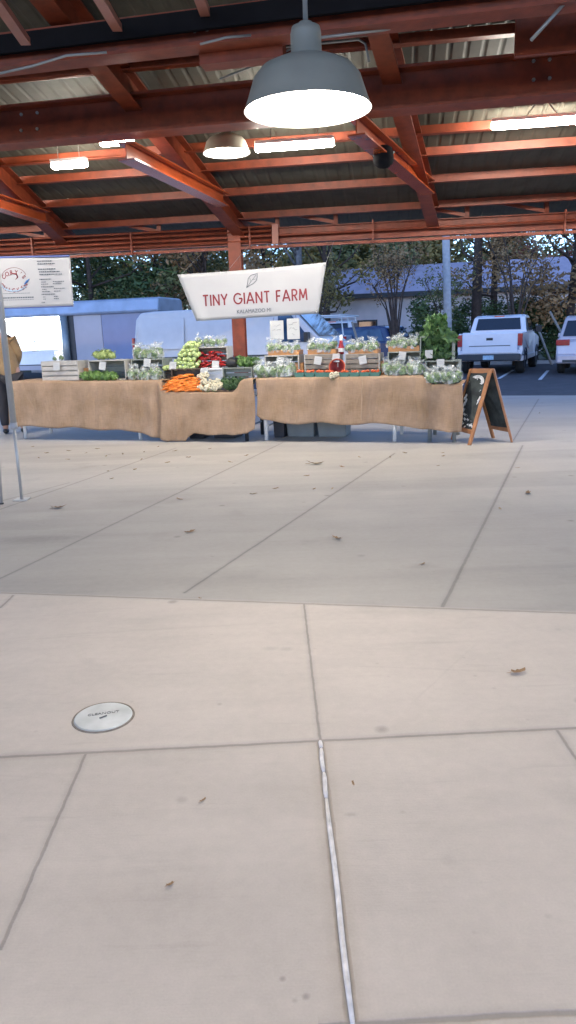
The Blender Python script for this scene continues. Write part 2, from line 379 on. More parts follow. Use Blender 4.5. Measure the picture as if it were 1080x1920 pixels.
# eave: channel beam, upper rail, short posts, diagonals, round pipes
ez0 = atY(540, 456, 11.7).z; ez1 = atY(540, 426, 11.7).z
EL = -7.0; eL = udir(EL)
def eave(v, z0, z1, w, name, u0=-9, u1=9):
    c = EV + vL*v; mb = MB()
    MM, Ln = beamM(c+eL*u0+Vector((0, 0, (z0+z1)/2)), c+eL*u1+Vector((0, 0, (z0+z1)/2))); h = (z1-z0)/2
    mb.box(-w/2, w/2, 0, Ln, -h, -h+.012, MM); mb.box(-w/2, w/2, 0, Ln, h-.012, h, MM); mb.box(-.006, .006, 0, Ln, -h+.012, h-.012, MM)
    return P(mb, name)
eave(0, ez0, ez1, .13, 'eave_beam')
for i, zz in enumerate((.04, .105, .17, .235)):
    c = EV - vL*.13; mb = MB(); z = ez0 + zz
    mb.tube([c - eL*9 + Vector((0, 0, z)), c + eL*(-.15 if i != 1 else 9) + Vector((0, 0, z))], .016, 8); P(mb, 'pipe', smooth=True)
mb = MB(); c = EV - vL*.1; bar(mb, c-eL*9+Vector((0, 0, ez0-.05)), c+eL*9+Vector((0, 0, ez0-.05)), .05, .04); P(mb, 'trim', 'red')
mb = MB(); c = EV - vL*.12 - eL*.17; mb.box(-.045, .045, -.04, .04, ez0-.02, ez1+.03, Matrix.Translation(c) @ Matrix.Rotation(R(EL), 4, 'Z')); P(mb, 'bracket', 'cream')
for px in (-60, 62, 290, 520, 630, 870, 1010, 1150):
    p = atY(px, 430, 11.7); uu = (Vector((p.x, p.y, 0))-EV).dot(eL); q = EV + eL*uu
    mb = MB(); mb.box(-.03, .03, -.03, .03, ez1, roofz(q), Matrix.Translation(q)); P(mb, 'eave_post')
    mb = MB(); q2 = q - eL*.9; bar(mb, q+Vector((0, 0, ez1+.03)), Vector((q2.x, q2.y, ez1+.24)), .05, .05); P(mb, 'eave_diagonal')
for px in (40, 240, 470, 700, 1040):
    p = atY(px, 430, 11.7); uu = (Vector((p.x, p.y, 0))-EV).dot(eL); q = EV + eL*uu - vL*.16
    mb = MB(); mb.box(-.012, .012, -.02, .02, ez0-.06, ez1+.02, Matrix.Translation(q) @ Matrix.Rotation(R(EL), 4, 'Z')); P(mb, 'pipe_hanger')
# column
cp = atY(446, 560, 11.75)
def column(x, y):
    mb = MB(); T = Matrix.Translation((x, y, 0)) @ Matrix.Rotation(R(EL), 4, 'Z')
    mb.box(-.095, .095, -.095, -.08, .02, 2.9, T); mb.box(-.095, .095, .08, .095, .02, 2.9, T); mb.box(-.006, .006, -.08, .08, .02, 2.9, T)
    mb.box(-.15, .15, -.15, .15, 0, .02, T); o = P(mb, 'column'); return o
column(cp.x, cp.y)
# the second and further columns stand outside the frame
column(cp.x-9.2*eL.x, cp.y-9.2*eL.y); column(cp.x+9.2*eL.x, cp.y+9.2*eL.y)
# conduits and rods under the roof
def wire(pts, r=.009, name='conduit', m='galv'):
    mb = MB(); mb.tube(pts, r, 6); return P(mb, name, m, smooth=True)
wire([atY(-20, 142, 6.0), atY(60, 124, 6.0), atY(125, 104, 6.0), atY(200, 98, 6.0)])
wire([atY(375, 83, 5.7), atY(425, 70, 5.7), atY(470, 66, 5.8)], .008)
wire([atY(412, 148, 6.6), atY(505, 112, 6.6), atY(560, 84, 6.6)], .008)
wire([atY(470, 97, 6.4), atY(560, 85, 6.4), atY(672, 74, 6.4), atY(685, 82, 6.4), atY(692, 116, 6.4)], .010)
wire([atY(560, 75, 5.9), atY(720, 56, 5.9), atY(870, 20, 5.9), atY(1000, 8, 5.9)], .010)
wire([atY(600, 70, 6.1), atY(680, 42, 6.1)], .007)
wire([atY(1075, -12, 5.6), atY(996, 75, 5.6)], .014)
wire([atY(860, 16, 5.8), atY(880, 7, 5.8), atY(1040, 8, 5.8)], .016)
# gusset block at the upper right and the box on the nearer girder
mb = MB(); T = Matrix.Translation(atY(1050, 50, 6.35)) @ Matrix.Rotation(R(-11), 4, 'Z'); mb.box(-.33, .5, -.03, .03, -.18, .25, T); P(mb, 'gusset_plate')
mb = MB(); q = atY(455, 95, 6.25); T = Matrix.Translation(q) @ Matrix.Rotation(R(-11), 4, 'Z'); mb.box(-.32, .32, -.08, .08, -.09, .09, T); P(mb, 'joint_box', 'red')
# black strip painted in as the dark roof gap above the nearer girder, and the purlins of the upper roof
mb = MB(); c = atY(200, 60, 6.2); bar(mb, c-udir(-12)*7+Vector((0, 0, 0)), c+udir(-12)*9, .04, .13); P(mb, 'dark_gap_strip', 'matt_black')
for (a, b) in (((-10, -5), (48, 78)), ((182, -12), (220, 52)), ((372, -12), (386, 28))):
    mb = MB(); A = atY(*b, 6.1); B = atY(*a, 5.4); d = B-A; bar(mb, A, A+d*1.6, .07, .05); P(mb, 'upper_strut', 'cream')
# ------------------------------------------------------------------ lamps
def barn_lamp(loc, dia, stem, label):
    s = dia/.576
    root = empty('pendant_lamp', loc, 0, label, 'lamp', 'barn pendant lamps under the pavilion roof')
    r = .28*s
    prof = [(.001, .245), (.028, .245), (.033, .24), (.034, .236), (.062, .225), (.068, .2), (.068, .11), (.085, .095), (.15, .085), (.205, .06), (.24, .02), (.268, -.06), (.285, -.105), (.288, -.11)]
    inner = [(.282, -.108), (.264, -.06), (.236, .015), (.2, .05), (.14, .07), (.001, .075)]
    k = .28/.285
    mb = MB(); mb.lathe([(a*s, z*s) for a, z in prof], 48); mb.build('lamp_shade', M['shade'], root, smooth=True)
    mb = MB(); mb.lathe([(.288*s, -.11*s)] + [(a*s, z*s) for a, z in inner], 48); mb.build('reflector', M['enamel'], root, smooth=True)
    mb = MB(); mb.lathe([(.001, -.085*s), (.2*s, -.088*s), (.26*s, -.1*s), (.262*s, -.092*s), (.2*s, -.08*s), (.001, -.078*s)], 40); mb.build('lens', M['lamp'], root, smooth=True)
    mb = MB(); mb.tube([(0, 0, .24*s), (0, 0, .24*s+stem)], .011*s, 10); mb.build('stem', M['galv'], root, smooth=True)
    mb = MB(); mb.lathe([(.001, .24*s+stem), (.05, .24*s+stem), (.05, .22*s+stem), (.014, .2*s+stem)], 16); mb.build('canopy', M['galv'], root, smooth=True)
    return root
Zr = lambda p: roofz(Vector((p.x, p.y, 0)))
l1 = atY(577, 207, 3.12); l1.z += .092
barn_lamp(l1, .49, Zr(l1)-l1.z-.25, 'large grey barn pendant lamp, lit, nearest to the viewer at top centre')
l2 = atY(425, 287, 8.35); l2.z += .09
barn_lamp(l2, .49, Zr(l2)-l2.z-.2, 'smaller lit barn pendant lamp further back, left of the large one')
for x, y, lab in ((-1.5, -.1, 'added barn pendant lamp, unseen behind the viewer at left, brightening the near floor'), (1.6, -.2, 'added barn pendant lamp, unseen behind the viewer at right, brightening the near floor')):
    q = Vector((x, y, 2.6)); barn_lamp(q, .56, Zr(q)-q.z-.25, lab)  # unseen pendants added behind the camera to brighten the near floor
def tube_lamp(c, L, ang, label, hang, vee=False):
    root = empty('tube_lamp', c, R(ang), label, 'lamp', 'fluorescent strip lamps under the roof')
    mb = MB(); mb.box(-L/2, L/2, -.05, .05, .03, .065); mb.build('lamp_housing', M['white'], root, bevel=.005)
    mb = MB(); mb.tube([(-L/2, 0, 0), (-L/2+.02, 0, 0), (L/2-.02, 0, 0), (L/2, 0, 0)], [.02, .036, .036, .02], 14); mb.build('tube', M['tube'], root, smooth=True)
    for sx in (-.3, .3):
        mb = MB()
        if vee: mb.tube([(sx*L*.55, 0, .06), (sx*L*.1, 0, hang)], .006, 6)
        else: mb.tube([(sx*L, 0, .06), (sx*L, 0, hang)], .005, 6)
        mb.build('hanger', M['galv'], root)
    return root
def tl(pa, pb, Y0, label, vee=False, hang=None):
    c0 = atY((pa[0]+pb[0])/2, (pa[1]+pb[1])/2, Y0)
    L = (atP(*pb, c0, vL)-atP(*pa, c0, vL)).length
    tube_lamp(c0, L, LA, label, hang or max(.1, Zr(c0)-c0.z), vee)
tl((478, 280), (626, 267), 8.3, 'lit fluorescent strip behind and below the large pendant lamp')
tl((920, 238), (1110, 222), 8.3, 'lit fluorescent strip hung on crossed wires at upper right', True)
tl((97, 312), (163, 307), 9.0, 'short-looking lit fluorescent strip at far left under the roof')
tl((188, 268), (250, 264), 8.3, 'lit fluorescent strip half hidden by the girder above the left brace')
for (x, y, lab) in ((-4.9, 9.4, 'added fluorescent strip, unseen beyond the left edge, brightening the table area'), (5.2, 7.6, 'added fluorescent strip, unseen beyond the right edge, brightening the apron')):
    c = Vector((x, y, 0)); c.z = roofz(c)-.3; tube_lamp(c, 1.2, LA, lab, .28)  # unseen strips added off frame for more light around the tables
# hanging dark dome by the right brace
d0 = atY(719, 296, 8.0)
root = empty('ceiling_speaker', d0, R(10), 'round black speaker hanging from the right roof brace', 'speaker')
mb = MB(); mb.lathe([(.001, .11), (.05, .11), (.085, .09), (.1, .04), (.105, -.02), (.09, -.06), (.05, -.09), (.001, -.1)], 24); mb.build('body', M['matt_black'], root, smooth=True)
mb = MB(); mb.tube([(-.09, 0, 0), (-.12, 0, .06), (-.12, 0, .17), (-.1, 0, .2)], .008, 6); mb.tube([(.09, 0, .02), (.11, 0, .06)], .008, 6); mb.build('bracket', M['galv'], root)
# ------------------------------------------------------------------ vehicle materials
M['truck_white'] = mat('white_car_paint', (.80, .76, .78), rough=.28, var=.03, coat=.5)
M['van_silver'] = mat('silver_car_paint', (.66, .62, .60), rough=.35, metal=0, var=.04, coat=.25)
M['champagne'] = mat('champagne_car_paint', (.54, .47, .49), rough=.3, metal=.2, var=.04, coat=.4)
M['blue_paint'] = mat('blue_car_paint', (.012, .03, .10), rough=.25, var=.08, coat=.6)
M['glass'] = mat('dark_car_glass', (.012, .016, .024), rough=.06, var=.1, spec=.7)
M['side_glass'] = mat('blue_tinted_window', (.03, .07, .13), rough=.08, var=.3, scale=3, spec=.8)
M['tyre'] = mat('tyre_rubber', (.018, .018, .018), rough=.8, var=.2)
M['rim'] = mat('alloy_rim', (.35, .35, .37), rough=.3, metal=.8, var=.05)
M['tail'] = mat('red_tail_light', (.40, .01, .015), rough=.2, var=.2, scale=20, coat=.6)
M['plate'] = mat('number_plate', (.35, .5, .6), rough=.4, var=.2, scale=25)
M['bumper'] = mat('dark_bumper', (.035, .037, .042), rough=.4, var=.1)
M['chrome'] = mat('chrome', (.6, .6, .62), rough=.15, metal=1, var=.03)
M['panel'] = mat('trailer_side_panel', (.38, .37, .42), rough=.35, var=.08, scale=1.2, coat=.3)
M['panel2'] = mat('trailer_dark_panel', (.16, .21, .36), rough=.35, var=.1, scale=1.2, coat=.3)
M['trailer_roof'] = mat('trailer_roof_sheet', (.40, .44, .52), rough=.3, metal=.2, var=.15, scale=2)
M['interior'] = mat('white_interior_wall', (.85, .85, .86), rough=.4, var=.02)
M['lit_panel'] = emission('lit_ceiling_lamp', (.85, .93, 1), 9.0)
def wheel(parent, x, y, r, wd, side):
    root = empty('wheel', (x, y, r)); root.parent = parent
    T = Matrix.Rotation(R(90), 4, 'Y')
    mb = MB(); mb.lathe([(r*.6, -wd/2), (r*.9, -wd/2), (r, -wd*.33), (r, wd*.33), (r*.9, wd/2), (r*.6, wd/2), (r*.6, -wd/2)], 28, M=T); mb.build('tyre', M['tyre'], root, smooth=True)
    mb = MB(); s = side
    mb.lathe([(.001, s*wd*.25), (r*.15, s*wd*.3), (r*.2, s*wd*.2), (r*.5, s*wd*.28), (r*.62, s*wd*.42), (r*.62, -s*wd*.3), (.001, -s*wd*.3)], 20, M=T)
    mb.build('rim', M['rim'], root, smooth=True)
    return root
def solid(name, poly, hw, m, parent, zt=None, k=.12, bevel=.03, smooth=False):
    """profile (y,z) extruded to +-hw; above zt the sides lean in"""
    tp = None if zt is None else (lambda y, z: 1 - k*max(0, z-zt))
    mb = MB(); mb.prism(poly, -hw, hw, taper=tp); return mb.build(name, M[m] if isinstance(m, str) else m, parent, bevel=bevel)
def quad(name, pts, m, parent, thick=.01, bevel=0):
    p = [Vector(q) for q in pts]; nrm = (p[1]-p[0]).cross(p[2]-p[0]).normalized()*thick
    n = len(p); mb = MB(); mb.add([q for q in p]+[q+nrm for q in p], [tuple(range(n))[::-1], tuple(range(n, 2*n))] + [(i, (i+1) % n, (i+1) % n+n, i+n) for i in range(n)])
    return mb.build(name, M[m], parent, bevel=bevel)
def pickup(loc, heading, paint, label, rack=False):
    """local: +y forward, rear at y=0"""
    root = empty('pickup_truck', loc, heading, label, 'pickup')
    W = .96
    # cab and front
    solid('cab', [(1.75, .55), (1.75, 1.42), (1.95, 1.88), (2.3, 1.95), (3.2, 1.94), (3.95, 1.45), (4.05, 1.3), (4.05, .55)], W-.03, paint, root, zt=1.35, k=.26, bevel=.05)
    solid('bonnet', [(3.9, .5), (3.9, 1.32), (4.6, 1.27), (5.45, 1.18), (5.55, 1.0), (5.55, .5)], W-.02, paint, root, bevel=.06)
    mb = MB()   # bed: floor and walls
    mb.box(-W, W, .05, 1.8, .62, .80); mb.box(-W, -W+.09, .05, 1.8, .80, 1.36); mb.box(W-.09, W, .05, 1.8, .80, 1.36); mb.box(-W+.09, W-.09, 1.7, 1.8, .80, 1.36)
    mb.box(-W, W, .5, 5.2, .42, .6)
    mb.build('bed', M[paint], root, bevel=.03)
    mb = MB(); mb.prism([(0, .70), (0, 1.32), (.03, 1.385), (.09, 1.385), (.09, .70)], -W+.13, W-.13); tg = mb.build('tailgate', M[paint], root, bevel=.012)
    mb = MB(); mb.box(-.1, .1, -.006, .0, 1.12, 1.2); mb.build('handle', M['black'], tg, bevel=.01)
    mb = MB(); mb.box(-.62, .62, -.004, .0, .93, .955); mb.build('crease', M['bumper'], tg)
    for s in (-1, 1):
        x0, x1 = sorted((s*(W-.125), s*(W+.012)))
        mb = MB(); mb.box(x0, x1, -.012, .10, .93, 1.32); mb.build('tail_light', M['tail'], root, bevel=.012)
        wheel(root, s*(W-.13), 1.05, .39, .27, s); wheel(root, s*(W-.13), 4.72, .39, .27, s)
        quad('side_window', [(s*.932, 2.02, 1.40), (s*.932, 3.72, 1.42), (s*.825, 3.12, 1.83), (s*.825, 2.28, 1.83)][::s], 'glass', root, .012)
        mb = MB(); mb.box(*sorted((s*1.0, s*1.2)), 3.55, 3.63, 1.32, 1.56); mb.box(*sorted((s*.9, s*1.0)), 3.56, 3.6, 1.36, 1.42); mb.build('side_mirror', M['black'], root, bevel=.02)
        for yc in (1.05, 4.72):   # dark wheel arch lips
            mb = MB(); mb.tube([(s*(W+.0), yc+.45*math.cos(R(a)), .39+.45*math.sin(R(a))) for a in range(-5, 190, 15)], .025, 6)
            mb.build('wheel_arch', M['bumper'], root)
    quad('rear_window', [(-.72, 1.742, 1.45), (.72, 1.742, 1.45), (.66, 1.905, 1.84), (-.66, 1.905, 1.84)], 'glass', root, -.012)
    quad('windscreen', [(-.74, 3.91, 1.47), (.74, 3.91, 1.47), (.66, 3.24, 1.90), (-.66, 3.24, 1.90)], 'glass', root, .012)
    mb = MB(); mb.box(-.16, .16, 1.985, 2.02, 1.885, 1.925); mb.build('brake_light', M['tail'], root, bevel=.006)
    mb = MB(); mb.box(-W+.02, W-.02, -.16, .02, .46, .68); bp = mb.build('rear_bumper', M['bumper'], root, bevel=.03)
    mb = MB(); mb.box(-.16, .16, -.175, -.162, .50, .64); mb.build('number_plate', M['plate'], bp, bevel=.003)
    if rack:
        mb = MB()
        for y in (.3, 1.6, 3.3):
            mb.tube([(-.8, y, 1.36), (-.72, y, 2.12), (.72, y, 2.12), (.8, y, 1.36)], .03, 8)
        mb.tube([(-.74, .0, 2.14), (-.74, 4.0, 2.14)], .025, 8); mb.tube([(.74, .0, 2.14), (.74, 4.0, 2.14)], .025, 8)
        mb.build('ladder_rack', M['white'], root)
    return root
HD = -R(24)
# white pickup, rear towards us
q = atz(858, 703, LOTZ); c = atz(916, 703, LOTZ)
pk = pickup((c.x, c.y, LOTZ), HD, 'truck_white', 'white pickup truck parked with its tailgate towards the market'); pk.scale = (1.02, 1, .95)
def suv(loc, heading, paint, label, name='parked_car', cat='car', H=1.75, hw=.93, L=4.9):
    root = empty(name, loc, heading, label, cat)
    solid('body', [(0, .32), (-.02, .62), (.04, 1.02), (.3, 1.08), (L-1.2, 1.06), (L-.15, .86), (L, .6), (L, .32)], hw, paint, root, bevel=.07)
    solid('cabin', [(.08, 1.0), (.42, H-.05), (.8, H), (L*.55, H-.03), (L-1.15, 1.02)], hw-.04, paint, root, zt=1.0, k=.26, bevel=.06)
    kx = lambda z: (hw-.04)*(1-.26*max(0, z-1.0))
    za, zb = 1.13, H-.14; ya = .08+.34*(za-1)/(H-1.05)-.02; yb = .08+.34*(zb-1)/(H-1.05)-.02
    quad('rear_window', [(-kx(za)+.1, ya, za), (kx(za)-.1, ya, za), (kx(zb)-.1, yb, zb), (-kx(zb)+.1, yb, zb)], 'glass', root, -.014)
    for s in (-1, 1):
        quad('side_window', [(s*(kx(1.1)+.004), .42, 1.1), (s*(kx(1.1)+.004), L-1.55, 1.12), (s*(kx(zb)+.004), L*.55-.15, zb), (s*(kx(zb)+.004), .62, zb)][::s], 'side_glass', root, .012)
        mb = MB(); mb.prism([(-.035, .86), (-.035, 1.03), (.1, 1.04), (.3, .98), (.3, .88)], *sorted((s*(hw-.38), s*(hw+.008)))); mb.build('tail_light', M['tail'], root, bevel=.02)
        wheel(root, s*(hw-.11), .95, .34, .22, s); wheel(root, s*(hw-.11), L-.95, .34, .22, s)
        mb = MB(); mb.box(*sorted((s*hw, s*(hw+.18))), L-1.75, L-1.67, 1.05, 1.2); mb.build('side_mirror', M[paint], root, bevel=.02)
    mb = MB(); mb.box(-hw+.03, hw-.03, -.1, .1, .33, .60); b = mb.build('rear_bumper', M[paint], root, bevel=.05)
    mb = MB(); mb.box(-hw+.2, hw-.2, -.104, -.1, .36, .44); mb.build('bumper_grille', M['bumper'], b)
    mb = MB(); mb.box(-.17, .17, -.05, -.022, .72, .85); mb.build('number_plate', M['plate'], root, bevel=.003)
    return root
c = atz(1102, 702, LOTZ); suv((c.x, c.y, LOTZ), HD, 'champagne', 'pale champagne minivan at the right edge, seen from behind', H=1.72)
c = atz(752, 692, LOTZ); suv((c.x+.2, c.y+.5, LOTZ), R(52), 'blue_paint', 'dark blue car parked behind the right table, left of the light pole', H=1.68)
c = atY(628, 680, 29.5); pickup((c.x-.5, c.y, LOTZ), HD+R(8), 'truck_white', 'white utility pickup with a ladder rack beside the silver van', True)
# silver cargo van side on, nose to the right
va = atY(291, 700, 19.9); vb = atz(604, 700, LOTZ); 
def cargo_van(a, b):
    a = Vector((a.x, a.y, LOTZ)); L = 5.2; hd = R(-20)
    root = empty('cargo_van', a, hd - R(90), 'silver cargo van parked side-on behind the red steel column', 'van')
    Hh = 2.12; prof = [(0, .38), (-.02, 1.2), (.06, 1.95), (.2, Hh-.02), (.6, Hh), (3.95, Hh), (4.2, Hh-.1), (4.85, 1.36), (5.0, 1.26), (5.6, 1.08), (5.78, .85), (5.8, .4)]
    mb = MB(); mb.prism(prof, -.98, .98, taper=lambda y, z: 1-.11*max(0, z-1.15)); mb.build('body', M['van_silver'], root, bevel=.06)
    for s in (1,):   # our side
        kx = lambda z: .98*(1-.11*max(0, z-1.15))+.004
        quad('side_panel', [(kx(1.2), .18, 1.2), (kx(1.2), 1.42, 1.2), (kx(1.95), 1.42, 1.95), (kx(1.95), .25, 1.95)], 'van_silver', root, .012, .02)
        quad('sliding_door', [(kx(.55), 1.5, .55), (kx(1.2), 1.5, 1.2), (kx(1.98), 1.5, 1.98), (kx(1.98), 3.65, 1.98), (kx(.55), 3.65, .55)][::-1], 'van_silver', root, .012, .02)
        quad('front_door_window', [(kx(1.28), 3.85, 1.28), (kx(1.28), 4.68, 1.28), (kx(1.9), 4.17, 1.9), (kx(1.93), 3.85, 1.93)], 'side_glass', root, .014)
        mb = MB(); mb.box(.98, 1.2, 4.55, 4.65, 1.28, 1.5); mb.build('side_mirror', M['black'], root, bevel=.02)
        mb = MB(); mb.box(.985, 1.0, .1, 3.8, .98, 1.02); mb.build('trim_strip', M['bumper'], root)
    quad('windscreen', [(-.86, 4.84, 1.42), (.86, 4.84, 1.42), (.78, 4.25, 2.0), (-.78, 4.25, 2.0)], 'glass', root, .014)
    for s in (-1, 1):
        wheel(root, s*.86, 1.0, .36, .24, s); wheel(root, s*.86, 4.95, .36, .24, s)
    mb = MB(); mb.box(.90, .99, -.03, .02, 1.0, 1.5); mb.build('tail_light', M['tail'], root, bevel=.01)
    mb = MB(); mb.box(-.95, .95, 5.72, 5.9, .42, .62); mb.build('front_bumper', M['bumper'], root, bevel=.03)
    return root
cv = cargo_van(va, vb)
# ------------------------------------------------------------------ food trailer
tb_ = atz(303, 708, LOTZ); thd = R(-16); tu = Vector((math.cos(thd), math.sin(thd), 0)); tn = Vector((tu.y, -tu.x, 0))
TR = Vector((tb_.x, tb_.y, LOTZ)) 
trail = empty('food_trailer', TR, thd, 'pale blue-white food trailer with a brightly lit serving hatch, behind the left table', 'trailer')
# local: +x towards its right end (x=0), -y faces us
def tx(px, y=600):                 # local x on the trailer's front face for a pixel column
    p = atP(px, y, TR, tn); return (p-TR).dot(tu)
def tz(px, py): return atP(px, py, TR, tn).z - LOTZ
zr = tz(200, 589); zt_ = tz(200, 561); xA, xB, xC = tx(137), tx(190), tx(283)
xL = tx(-160)
mb = MB(); mb.box(xL, 0, .02, 2.1, .45, .62); mb.build('chassis', M['bumper'], trail)
mb = MB(); mb.box(xA, xB-.01, 0, .05, .5, zr); mb.build('side_panel', M['panel'], trail, bevel=.006)
mb = MB(); mb.box(xB+.01, xC, -.01, .05, .5, zr); dp = mb.build('sliding_door', M['panel2'], trail, bevel=.006)
mb = MB(); mb.box(xC-.16, xC-.12, -.05, -.01, 1.0, 1.35); mb.box(xC-.17, xC-.11, -.07, -.05, 1.0, 1.35); mb.build('handle', M['black'], dp)
mb = MB(); mb.box(xC+.16, 0, 0, .05, .5, zr); mb.build('end_panel', M['panel'], trail, bevel=.006)
mb = MB(); mb.box(xC+.01, xC+.16, .05, .09, .5, zr); mb.build('door_gap_panel', M['interior'], trail)
mb = MB(); mb.box(-.05, 0, .05, 2.1, .5, zr); mb.box(xL, xL+.05, .05, 2.1, .5, zr); mb.box(xL+.05, -.05, 2.05, 2.1, .5, zr); mb.build('shell', M['interior'], trail)
mb = MB(); zf = tz(60, 714); mb.box(xL+.05, xA-.01, 0, .05, .40, .58); mb.build('lower_panel', M['panel'], trail)
mb = MB(); mb.box(xL+.05, -.06, .06, 2.04, .50, .56); mb.build('floor', M['bumper'], trail)
mb = MB(); rp = [(-.12, zr+.0), (-.14, zr+.1), (-.05, zt_-.05), (.15, zt_), (2.0, zt_), (2.2, zt_-.08), (2.25, zr)]
mb.prism([(y, z) for y, z in rp], xL-.05, .12); mb.build('roof', M['trailer_roof'], trail, bevel=.06)
mb = MB(); mb.box(xL+.06, xA-.05, .03, .7, zr-.06, zr-.03); mb.build('ceiling_lamp', M['lit_panel'], trail)
xp = tx(122); mb = MB(); mb.tube([(xp, -.12, .1), (xp, -.12, zr)], .15, 20); mb.build('post', M['galv'], trail, smooth=True)
mb = MB(); mb.box(xp+.1, xA+.01, -.03, .02, .4, zr); mb.build('door_edge', M['bumper'], trail)
mb = MB(); z = tz(60, 640); mb.box(xL, xp-.12, .0, .03, z-.015, z+.015); mb.box(tx(60)-.03, tx(60)+.03, -.02, .05, z-.05, z+.05); mb.build('hatch_rail', M['galv'], trail)
# chest freezer in front of the hatch
fp = atP(80, 700, TR-tn*.5, tn); fr = empty('chest_freezer', (fp.x, fp.y, LOTZ+.0), thd, 'white chest freezer standing inside the lit trailer hatch', 'freezer')
fs_ = (fp-EYE).length/FPX; zl = atP(80, 655, TR-tn*.5, tn).z-LOTZ
mb = MB(); mb.box(-42*fs_, 36*fs_, -.3, .35, .57, zl-.07); mb.build('cabinet', M['white'], fr, bevel=.02)
mb = MB(); mb.box(-43*fs_, 37*fs_, -.32, .36, zl-.06, zl); mb.build('lid', M['white'], fr, bevel=.02)
mb = MB(); mb.box(-.15, .15, -.345, -.32, zl-.06, zl-.03); mb.build('handle', M['galv'], fr)
# ------------------------------------------------------------------ light pole, utility trunk pole
def pole(px, py, Y, r, h, label, m, name='light_pole', lean=0):
    b = atY(px, py, Y); root = empty(name, (b.x, b.y, LOTZ), 0, label, 'pole')
    mb = MB(); mb.tube([(0, 0, 0), (lean*.5, 0, h*.5), (lean, 0, h)], [r, r*.9, r*.7], 14); mb.build('shaft', m, root, smooth=True)
    return root
M['conc_pole'] = mat('weathered_pole', (.50, .49, .50), rough=.7, var=.15, scale=8)
M['bark'] = mat('brown_bark', (.075, .05, .038), rough=.9, var=.3, scale=9, bump=.6, bscale=30)
M['bark_grey'] = mat('grey_bark', (.16, .15, .145), rough=.9, var=.3, scale=9, bump=.6, bscale=30)
lp = pole(843, 600, 28, .15, 9, 'grey concrete light pole rising behind the kale crate', M['conc_pole'], lean=-.35)
mb = MB(); mb.tube([(-.35, 0, 8.9), (.6, -.4, 9.3), (1.4, -.7, 9.35)], .05, 8); mb.build('arm', M['galv'], lp)
mb = MB(); mb.box(1.3, 1.9, -.85, -.55, 9.25, 9.4); mb.build('lamp_head', M['galv'], lp, bevel=.03)
# ------------------------------------------------------------------ far building
M['wall'] = mat('pale_render_wall', (.82, .70, .68), rough=.8, var=.12, scale=1.2)
M['shingle'] = mat('purple_grey_shingles', (.46, .38, .43), rough=.75, var=.15, scale=2)
BY = 46
A = atY(620, 570, BY); B = atY(1010, 553, BY-3); d = (B-A); d.z = 0; Lb = d.length + 5; d.normalize(); nb = Vector((-d.y, d.x, 0))
hb = atY(700, 556, BY).z; zridge = atY(700, 507, BY+3.5).z
bl = empty('long_building', (A.x, A.y, 0), math.atan2(d.y, d.x), 'long pale building with a low purple-grey roof beyond the parking lot', 'building')
mb = MB(); mb.box(-1, Lb, 0, .3, LOTZ, hb); mb.box(-1, -.7, .3, 8, LOTZ, hb); mb.box(Lb-.3, Lb, .3, 8, LOTZ, hb); mb.box(-.7, Lb-.3, 7.7, 8, LOTZ, hb); mb.build('wall', M['wall'], bl)
mb = MB(); mb.prism([(-.6, hb-.05), (4, zridge), (8.6, hb-.05), (8.6, hb+.12), (4, zridge+.18), (-.6, hb+.12)], -.5, Lb+.6); mb.build('roof', M['shingle'], bl)
mb = MB(); mb.box(-.5, Lb+.6, -.68, -.61, hb-.12, hb+.13); mb.build('gutter', M['bumper'], bl)
for x in (2.2, 6.5, 11.2):
    mb = MB(); mb.box(x-.6, x+.6, -.03, -.002, .8, 2.0); f = mb.build('window', M['bumper'], bl)
    mb = MB(); mb.box(x-.5, x+.5, -.045, -.031, .9, 1.9); mb.build('pane', M['glass'], f)
# ------------------------------------------------------------------ vegetation
def leafmat(name, c, c2):
    m = mat(name, c, rough=.65, var=.35, scale=1.1, c2=c2, detail=8); return m
M['leaf_dark'] = leafmat('dark_green_foliage', (.045, .08, .025), (.13, .19, .06))
M['leaf_mid'] = leafmat('green_foliage', (.10, .125, .035), (.26, .25, .085))
M['leaf_olive'] = leafmat('olive_yellow_foliage', (.19, .16, .045), (.42, .31, .09))
M['leaf_brown'] = leafmat('autumn_brown_foliage', (.28, .15, .06), (.50, .30, .13))
M['leaf_rust'] = leafmat('rust_foliage', (.16, .045, .03), (.26, .09, .05))
rnd = random.Random(5)
def leaf_cloud(mb, clumps, n, size, rg, flat=.6):
    for (c, r) in clumps:
        c = Vector(c)
        k = max(6, int(n*2.3*r*r)); size_ = size*.68
        for i in range(k):
            d = Vector((rg.gauss(0, 1), rg.gauss(0, 1), rg.gauss(0, .85))); d.normalize()
            p = c + d*r*(rg.random()**.45)*(1+.25*noise.noise(d*3+c))
            s = size_*(.55+rg.random()*.9)
            a = Vector((rg.gauss(0, 1), rg.gauss(0, 1), rg.gauss(0, flat))).normalized(); b = a.cross(d + Vector((rg.random()*.8, rg.random()*.8, .2))).normalized()
            mb.add([p-a*s, p+b*s*.45-a*s*.1, p+a*s, p-b*s*.45+a*s*.1], [(0, 1, 2, 3)])
